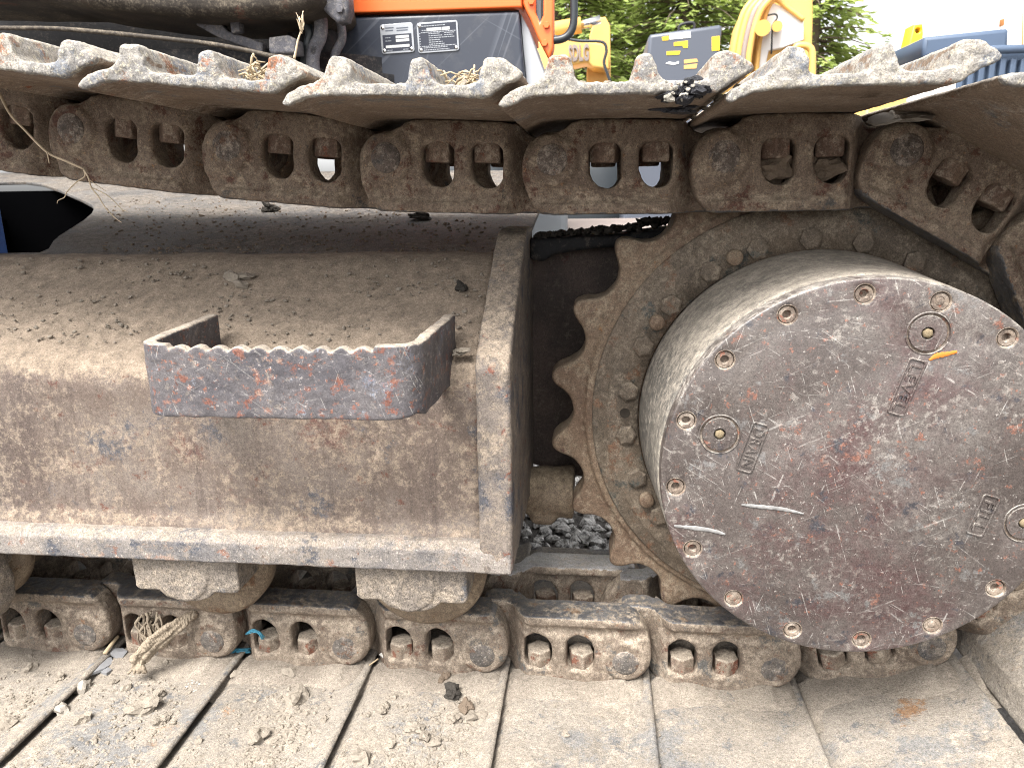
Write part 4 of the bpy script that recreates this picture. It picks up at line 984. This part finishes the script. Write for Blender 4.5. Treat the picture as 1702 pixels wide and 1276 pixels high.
# crumbs and clods on the sloping roof of the track frame
def slope(px, py):
    a_, b_ = Vector((0, -.055, -.179)), Vector((0, .105, -.088)); n_ = Vector((0, -(b_.z - a_.z), b_.y - a_.y)).normalized()
    d = RT * ((px - 851) / FPX) - UP * ((py - 638) / FPX) + FW
    return CAMP + d * ((a_ - CAMP).dot(n_) / d.dot(n_)) + n_ * .002
def legp(px, py):
    u_, v_ = leg_uv(px, py); return LP0 + Vector((u_, v_ * math.cos(SL), v_ * math.sin(SL)))
its = []
for _ in range(1500):
    px, py = rnd.uniform(0, 810), rnd.uniform(432, 575)
    dens = noise.noise(Vector((px * .008, py * .02, 9))) + .25 + (.5 if (330 < px < 420 and 500 < py < 545) or (740 < px < 800 and 540 < py < 600) else 0)
    if rnd.random() > dens: continue
    r = rnd.choice((.0009, .0012, .0016, .0022, .003)); its.append((slope(px, py) + Vector((0, 0, r * .2)), r))
o = obj('dirt_crumbs', scatter(its, ROCK1), 'clod', kind='stuff'); o['label'] = 'fine dirt crumbs lying on the sloping roof of the track frame'
its = []
for _ in range(900):
    px, py = rnd.uniform(170, 860), rnd.uniform(330, 422)
    if py < 300 + px * .08: continue
    r = rnd.choice((.001, .0015, .002, .003)); its.append((legp(px, py) + Vector((0, 0, r * .3)), r))
o = obj('soil_crumbs', scatter(its, ROCK1), 'mud', kind='stuff'); o['label'] = 'dark soil crumbs on the grey car body plate behind the track frame'
for px, py, sc, k in ((392, 466, (.011, .009, .010), 0), (412, 465, (.011, .006, .007), 1), (402, 479, (.009, .007, .008), 2)):
    rest('dirt_clod', CL[k + 4], None, slope(px, py) + Vector((0, -.002, .004)), sc, ('largest tan clod, left one of three on the frame roof', 'flat tan clod, right one of three on the frame roof', 'tan clod lowest of three on the frame roof')[k], 'dirt clod', rz=0)
rest('dirt_clod', DK[0], None, slope(767, 484) + Vector((0, 0, .004)), (.009, .007, .008), 'dark clod on the frame roof left of the end plate', 'dirt clod')
rest('dirt_clod', DK[2], None, legp(447, 352) + Vector((0, 0, .008)), (.013, .012, .014), 'dark clod on the grey car body plate under the upper chain', 'dirt clod')
rest('dirt_clod', DK[3], None, legp(698, 366) + Vector((0, 0, .006)), (.018, .014, .010), 'dark lump on the grey car body plate left of the end plate', 'dirt clod')
rest('dirt_clod', CL[3], None, slope(770, 592) + Vector((0, -.01, .006)), (.010, .008, .006), 'flat crumb of dirt beside the right arm of the step', 'dirt clod')
# black soil on the motor bracket
its = []
for _ in range(420):
    x = rnd.uniform(-.08, .12); r = rnd.choice((.002, .003, .0045, .006)); zt = -.0615 + max(0, (x + .08)) * .085
    its.append((Vector((x, rnd.uniform(.16, .225), zt + rnd.uniform(0, .003) + (.008 * rnd.random() if x > .06 else 0))), r))
o = obj('black_soil', scatter(its, ROCK1), 'darkclod', kind='stuff'); o['label'] = 'crumbly black soil piled on the bracket left of the sprocket'
# soil on the top shoes
def top_pile(name, cx_, zc, wid, n_, mat, label, ymax=.3):
    it = []
    for _ in range(n_):
        x = rnd.gauss(cx_, wid); y = rnd.uniform(-.19, ymax); r = rnd.choice((.0015, .0025, .0035, .005)); it.append((Vector((x, y, zc + rnd.uniform(-.002, .006) - abs(x - cx_) * .08)), r))
    o_ = obj(name, scatter(it, ROCK1), mat, kind='stuff'); o_['label'] = label
tz = lambda px, py: at(px, py, -.2)
q = tz(1150, 128); top_pile('soil_pile', q.x, q.z - .004, .018, 260, 'clod', 'grey crumbly soil between the grousers of the top shoe near the middle')
q = tz(985, 132); top_pile('soil_pile', q.x, q.z - .004, .020, 160, 'clod', 'thin layer of pale soil on the top shoe right of the cab corner')
q = tz(770, 138); top_pile('soil_pile', q.x, q.z - .002, .012, 160, 'clod', 'brown soil and chaff between the grousers below the data plates')
q = tz(1440, 105); top_pile('soil_pile', q.x - .07, q.z - .012, .012, 80, 'clod', 'loose soil on the right hand top shoe behind its middle grouser')
# dry grass on shoes
def grass(cx_, cz_, n_, spread, label, up=.01, ylo=-.2, yhi=-.12):
    vs, fs = [], []
    for _ in range(n_):
        a = Vector((rnd.gauss(cx_, spread), rnd.uniform(ylo, yhi), cz_ + rnd.uniform(0, up))); d = Vector((rnd.uniform(-1, 1), rnd.uniform(-.6, .6), rnd.uniform(-.25, .5))).normalized() * rnd.uniform(.008, .018)
        me = tube([a, a + d * .5 + Vector((0, 0, .003)), a + d], rnd.uniform(.0004, .0012), 4); o_ = len(vs); vs += [v.co.copy() for v in me.vertices]; fs += [tuple(i + o_ for i in p.vertices) for p in me.polygons]; bpy.data.meshes.remove(me)
    o_ = obj('dry_grass', mk('grass', vs, fs), 'straw', kind='stuff'); o_['label'] = label
q = tz(432, 122); grass(q.x - .006, q.z - .006, 90, .008, 'matted dry grass between the grousers of the second top shoe', .012)
q = tz(770, 132); grass(q.x, q.z - .006, 60, .012, 'broken dry grass stuck on the top shoe below the data plates', .012)
q = tz(775, 112); o = obj('straw_stalk', tube([(q.x - .001, -.16, q.z - .014), (q.x, -.16, q.z - .004), (q.x + .001, -.16, q.z + .008)], .0022, 6, .0008), 'straw'); tag(o, 'short broken stem sticking up from soil on the top shoe below the data plates', 'stem')
pts = [at(x, y, -.12) for x, y in ((489, 98), (492, 84), (495, 68), (499, 56), (504, 42))]
st_ = obj('dry_weed', tube(smooth_path(pts, 4), .0013, 6, .0007), 'twig'); tag(st_, 'dry brown weed stalk with curled head standing up from a top shoe', 'weed')
for k in range(9):
    a = at(501 + rnd.uniform(-2, 3), 50 + rnd.uniform(-8, 8), -.12); obj('seed_head', tube(smooth_path([a, a + Vector((rnd.uniform(-.004, .004), rnd.uniform(-.004, .004), .007)), a + Vector((rnd.uniform(-.004, .005), 0, .013))], 4), .0009, 5, .0003), 'twig', st_, loc=(0, 0, 0))
# black tar lump with pebbles on the fourth top shoe
q = at(1135, 150, -.212)
tb_ = thing('tar_lump', (q.x, q.y, q.z), 'black tar lump with embedded pale pebbles on the edge of a top shoe', 'tar lump')
its = []
for _ in range(46):
    px, py = 1136 + max(-38, min(38, rnd.gauss(0, 19))), 152 + max(-16, min(16, rnd.gauss(0, 8)))
    its.append((at(px, py, rnd.uniform(-.216, -.205)) - q, rnd.choice((.002, .003, .0045, .006))))
obj('tar', scatter(its, ROCK2), 'tar', tb_, loc=(0, 0, 0))
for (px, py, r) in ((1111, 163, .008), (1136, 160, .0065), (1122, 146, .004), (1144, 149, .0035), (1128, 140, .003), (1100, 148, .003), (1152, 143, .003), (1107, 136, .0025), (1140, 137, .0025), (1118, 155, .003)):
    pp = at(px, py, -.221); me = rnd.choice(ROCK2[:4]).copy(); me.transform(Matrix.Diagonal((r * .5, r * .4, r * .62, 1))); obj('pebble', me, 'pebble', tb_, loc=pp - q)
q = at(1135, 176, -.195); me = ROCK3[2].copy(); me.transform(Matrix.Diagonal((.016, .010, .004, 1))); obj('tar_smear', me, 'tar', tb_, loc=Vector((0, .02, -.013)))
# dried mud plugs in the windows of two links
for px, py, lab in ((1284, 281, 'cracked dried mud plug in the left window of the link above the sprocket'), (1370, 278, 'cracked dried mud plug in the right window of the link above the sprocket')):
    p = at(px, py, .02); o = rest('mud_plug', MU[1 if px < 1300 else 3], None, p, (.024, .016, .022), lab, 'mud', rz=0)
q = at(1498, 186, -.05)
rest('mud_cake', withmat(ROCK3[0], 'stone'), None, at(1500, 190, .0), (.030, .03, .007), 'pale cake of dried mud under the first bent top shoe', 'mud', rz=.1)
# rag
def rag():
    ctrl = [at(x, y, Yd) for x, y, Yd in ((224, 1100, -.050), (238, 1086, -.046), (262, 1064, -.036), (290, 1044, -.024), (312, 1027, -.010), (322, 1020, .008))]
    path = smooth_path(ctrl, 12); parts = []; n_ = len(path)
    for q in range(7):
        ph = q * .9; pts = []
        for i, p in enumerate(path):
            s_ = i / (n_ - 1); a = ph + 2.2 * s_; r = (.0045 + .0050 * math.sin(math.pi * min(1, s_ * 1.1 + .1))) * (.6 + .4 * (q % 2))
            pts.append(p + Vector((math.cos(a) * r * .75, math.cos(a * 1.3) * r * .5, math.sin(a) * r)))
        parts.append(tube(pts, .0036 + .0012 * (q % 3), 8, .0030))
    for q in range(4):                                        # loose flaps at the lower end
        a = path[2 + q]; parts.append(tube([a, a + Vector((-.004 + .004 * q, -.004, -.010)), a + Vector((-.010 + .007 * q, -.006, -.016))], .0038, 8, .0016))
    me = voxel(join(*parts), .0009, 1, [(.0035, 65), (.0018, 140), (.0009, 330)])
    for v in me.vertices: v.co += v.normal * .0005 * math.sin(v.co.x * 2400 + v.co.z * 900)
    return me
RG = thing('rag', at(240, 1085, -.045), 'twisted dirty beige rag caught in the window of a lower track link', 'rag')
obj('cloth', rag(), 'rag', RG, loc=-RG.location)
for k in range(26):
    px, py = rnd.uniform(228, 268), rnd.uniform(1014, 1040); a = at(px, py, rnd.uniform(-.012, .0))
    obj('frayed_strip', tube(smooth_path([a, a + Vector((rnd.uniform(-.006, .006), -.003, -.010)), a + Vector((rnd.uniform(-.009, .009), rnd.uniform(-.006, .002), -.022)), a + Vector((rnd.uniform(-.012, .012), 0, -.034))], 4), rnd.uniform(.0011, .0026), 6, .0008, .2), 'rag', RG, loc=-RG.location)
# blue string
def strands(name, ctrl, n_, spread, label, cat):
    vs, fs = [], []
    for _ in range(n_):
        o_ = Vector([rnd.uniform(-spread, spread) for _ in range(3)])
        me = tube(smooth_path([p + o_ * (1 if i < len(ctrl) - 1 else 2) + Vector([rnd.uniform(-.001, .001) for _ in range(3)]) for i, p in enumerate(ctrl)], 5), .0006, 5)
        b_ = len(vs); vs += [v.co.copy() for v in me.vertices]; fs += [tuple(i + b_ for i in p.vertices) for p in me.polygons]; bpy.data.meshes.remove(me)
    tag(obj(name, mk(name, vs, fs), 'string'), label, cat)
strands('blue_string', [low(420, 1080) + Vector((0, -.01, .006)), low(405, 1084) + Vector((0, -.01, .010)), low(390, 1090) + Vector((0, 0, .009)), low(372, 1100) + Vector((0, 0, .003)), low(364, 1106) + Vector((0, 0, .001))], 26, .0022, 'larger tuft of blue plastic string lying on the lower shoe below a link pin', 'string')
strands('blue_string', [at(410, 1053, -.008), at(420, 1048, -.012), at(430, 1050, -.014), at(437, 1060, -.012)], 12, .0016, 'small loop of blue string caught between two links above the larger tuft', 'string')
# straw, scraps, flakes
o = obj('straw_stalk', tube(smooth_path([low(x, y) + Vector((0, -.008, h)) for x, y, h in ((548, 1113, .002), (580, 1114, .003), (606, 1112, .006), (622, 1106, .010), (632, 1101, .012))], 6), .0011, 6), 'straw'); tag(o, 'bent tan straw lying under the link pin on the lower shoes', 'straw')
p = low(648, 1098); rest('paper_scrap', withmat(ROCK2[2], 'paper'), None, p + Vector((0, -.012, .012)), (.012, .006, .010), 'crumpled white scrap stuck beside the lower link', 'scrap')
def flake(pts, label, h=.004, mat='flake'):
    P = [low(x, y) for x, y in pts]; c_ = sum(P, Vector()) / len(P)
    bm = bmesh.new(); top = [bm.verts.new(p + Vector((0, 0, h + rnd.uniform(0, .004)))) for p in P]; bot = [bm.verts.new(p + Vector((0, 0, h - .0025 + rnd.uniform(0, .001)))) for p in P]
    ct = bm.verts.new(c_ + Vector((0, 0, h + .003))); cb = bm.verts.new(c_ + Vector((0, 0, h - .001))); n_ = len(P)
    for k in range(n_):
        bm.faces.new((top[k], top[(k + 1) % n_], ct)); bm.faces.new((bot[(k + 1) % n_], bot[k], cb)); bm.faces.new((bot[k], bot[(k + 1) % n_], top[(k + 1) % n_], top[k]))
    bmesh.ops.recalc_face_normals(bm, faces=bm.faces); me = bpy.data.meshes.new('flake'); bm.to_mesh(me); bm.free()
    tag(obj('plastic_flake', me, mat), label, 'scrap')
flake([(141, 1128), (150, 1112), (168, 1102), (186, 1098), (190, 1106), (176, 1116), (158, 1122)], 'long grey torn flake bridging the gap between two lower shoes')
flake([(184, 1094), (190, 1087), (206, 1086), (214, 1093), (206, 1101), (194, 1101)], 'small bluish grey flake at the end of the rag', .008)
flake([(168, 1120), (180, 1113), (187, 1118), (178, 1125)], 'tiny grey flake below the long torn flake', .003)
o = obj('straw_stalk', tube([low(176, 1098) + Vector((0, 0, .012)), low(190, 1086) + Vector((0, 0, .018)), low(200, 1079) + Vector((0, 0, .022))], .0032, 6, .0025), 'straw'); tag(o, 'short pale stick beside the small bluish flake near the rag', 'stick')
its = []
for _ in range(90):
    r = rnd.choice((.0008, .0012, .0018)); its.append((low(rnd.gauss(325, 12), rnd.gauss(1128, 14)) + Vector((0, 0, .001)), r))
o = obj('white_chips', scatter(its, ROCK1), 'paper', kind='stuff'); o['label'] = 'patch of tiny white chips on the lower shoe below the blue string'
# dry root hanging at upper left
RY = -.06
RO = thing('dry_root', at(20, 190, RY), 'thin pale dry root with branching ends hanging over the upper chain at left', 'root')
def twig(pts, r, t_): obj('root_branch' if len(RO.children) else 'root_stem', tube(smooth_path([at(x, y, RY + rnd.uniform(-.004, .004)) for x, y in pts], 5), r, 6, t_), 'twig', RO, loc=-RO.location)
twig([(-20, 110), (0, 157), (17, 190), (40, 215), (78, 253), (110, 268), (139, 281)], .0016, .0013)
twig([(78, 253), (80, 262), (82, 272)], .0008, .0005)
twig([(139, 281), (141, 293), (128, 302), (112, 318), (107, 328), (97, 333), (95, 338)], .0009, .0004)
twig([(139, 281), (147, 296), (152, 312), (163, 326), (175, 345), (190, 361), (202, 370)], .0010, .0004)
twig([(152, 312), (166, 318), (180, 326), (190, 335), (203, 348), (212, 352)], .0007, .0003)
twig([(143, 290), (150, 300), (166, 311), (176, 318)], .0005, .0003)
twig([(-20, 128), (0, 141), (13, 152)], .0007, .0003)
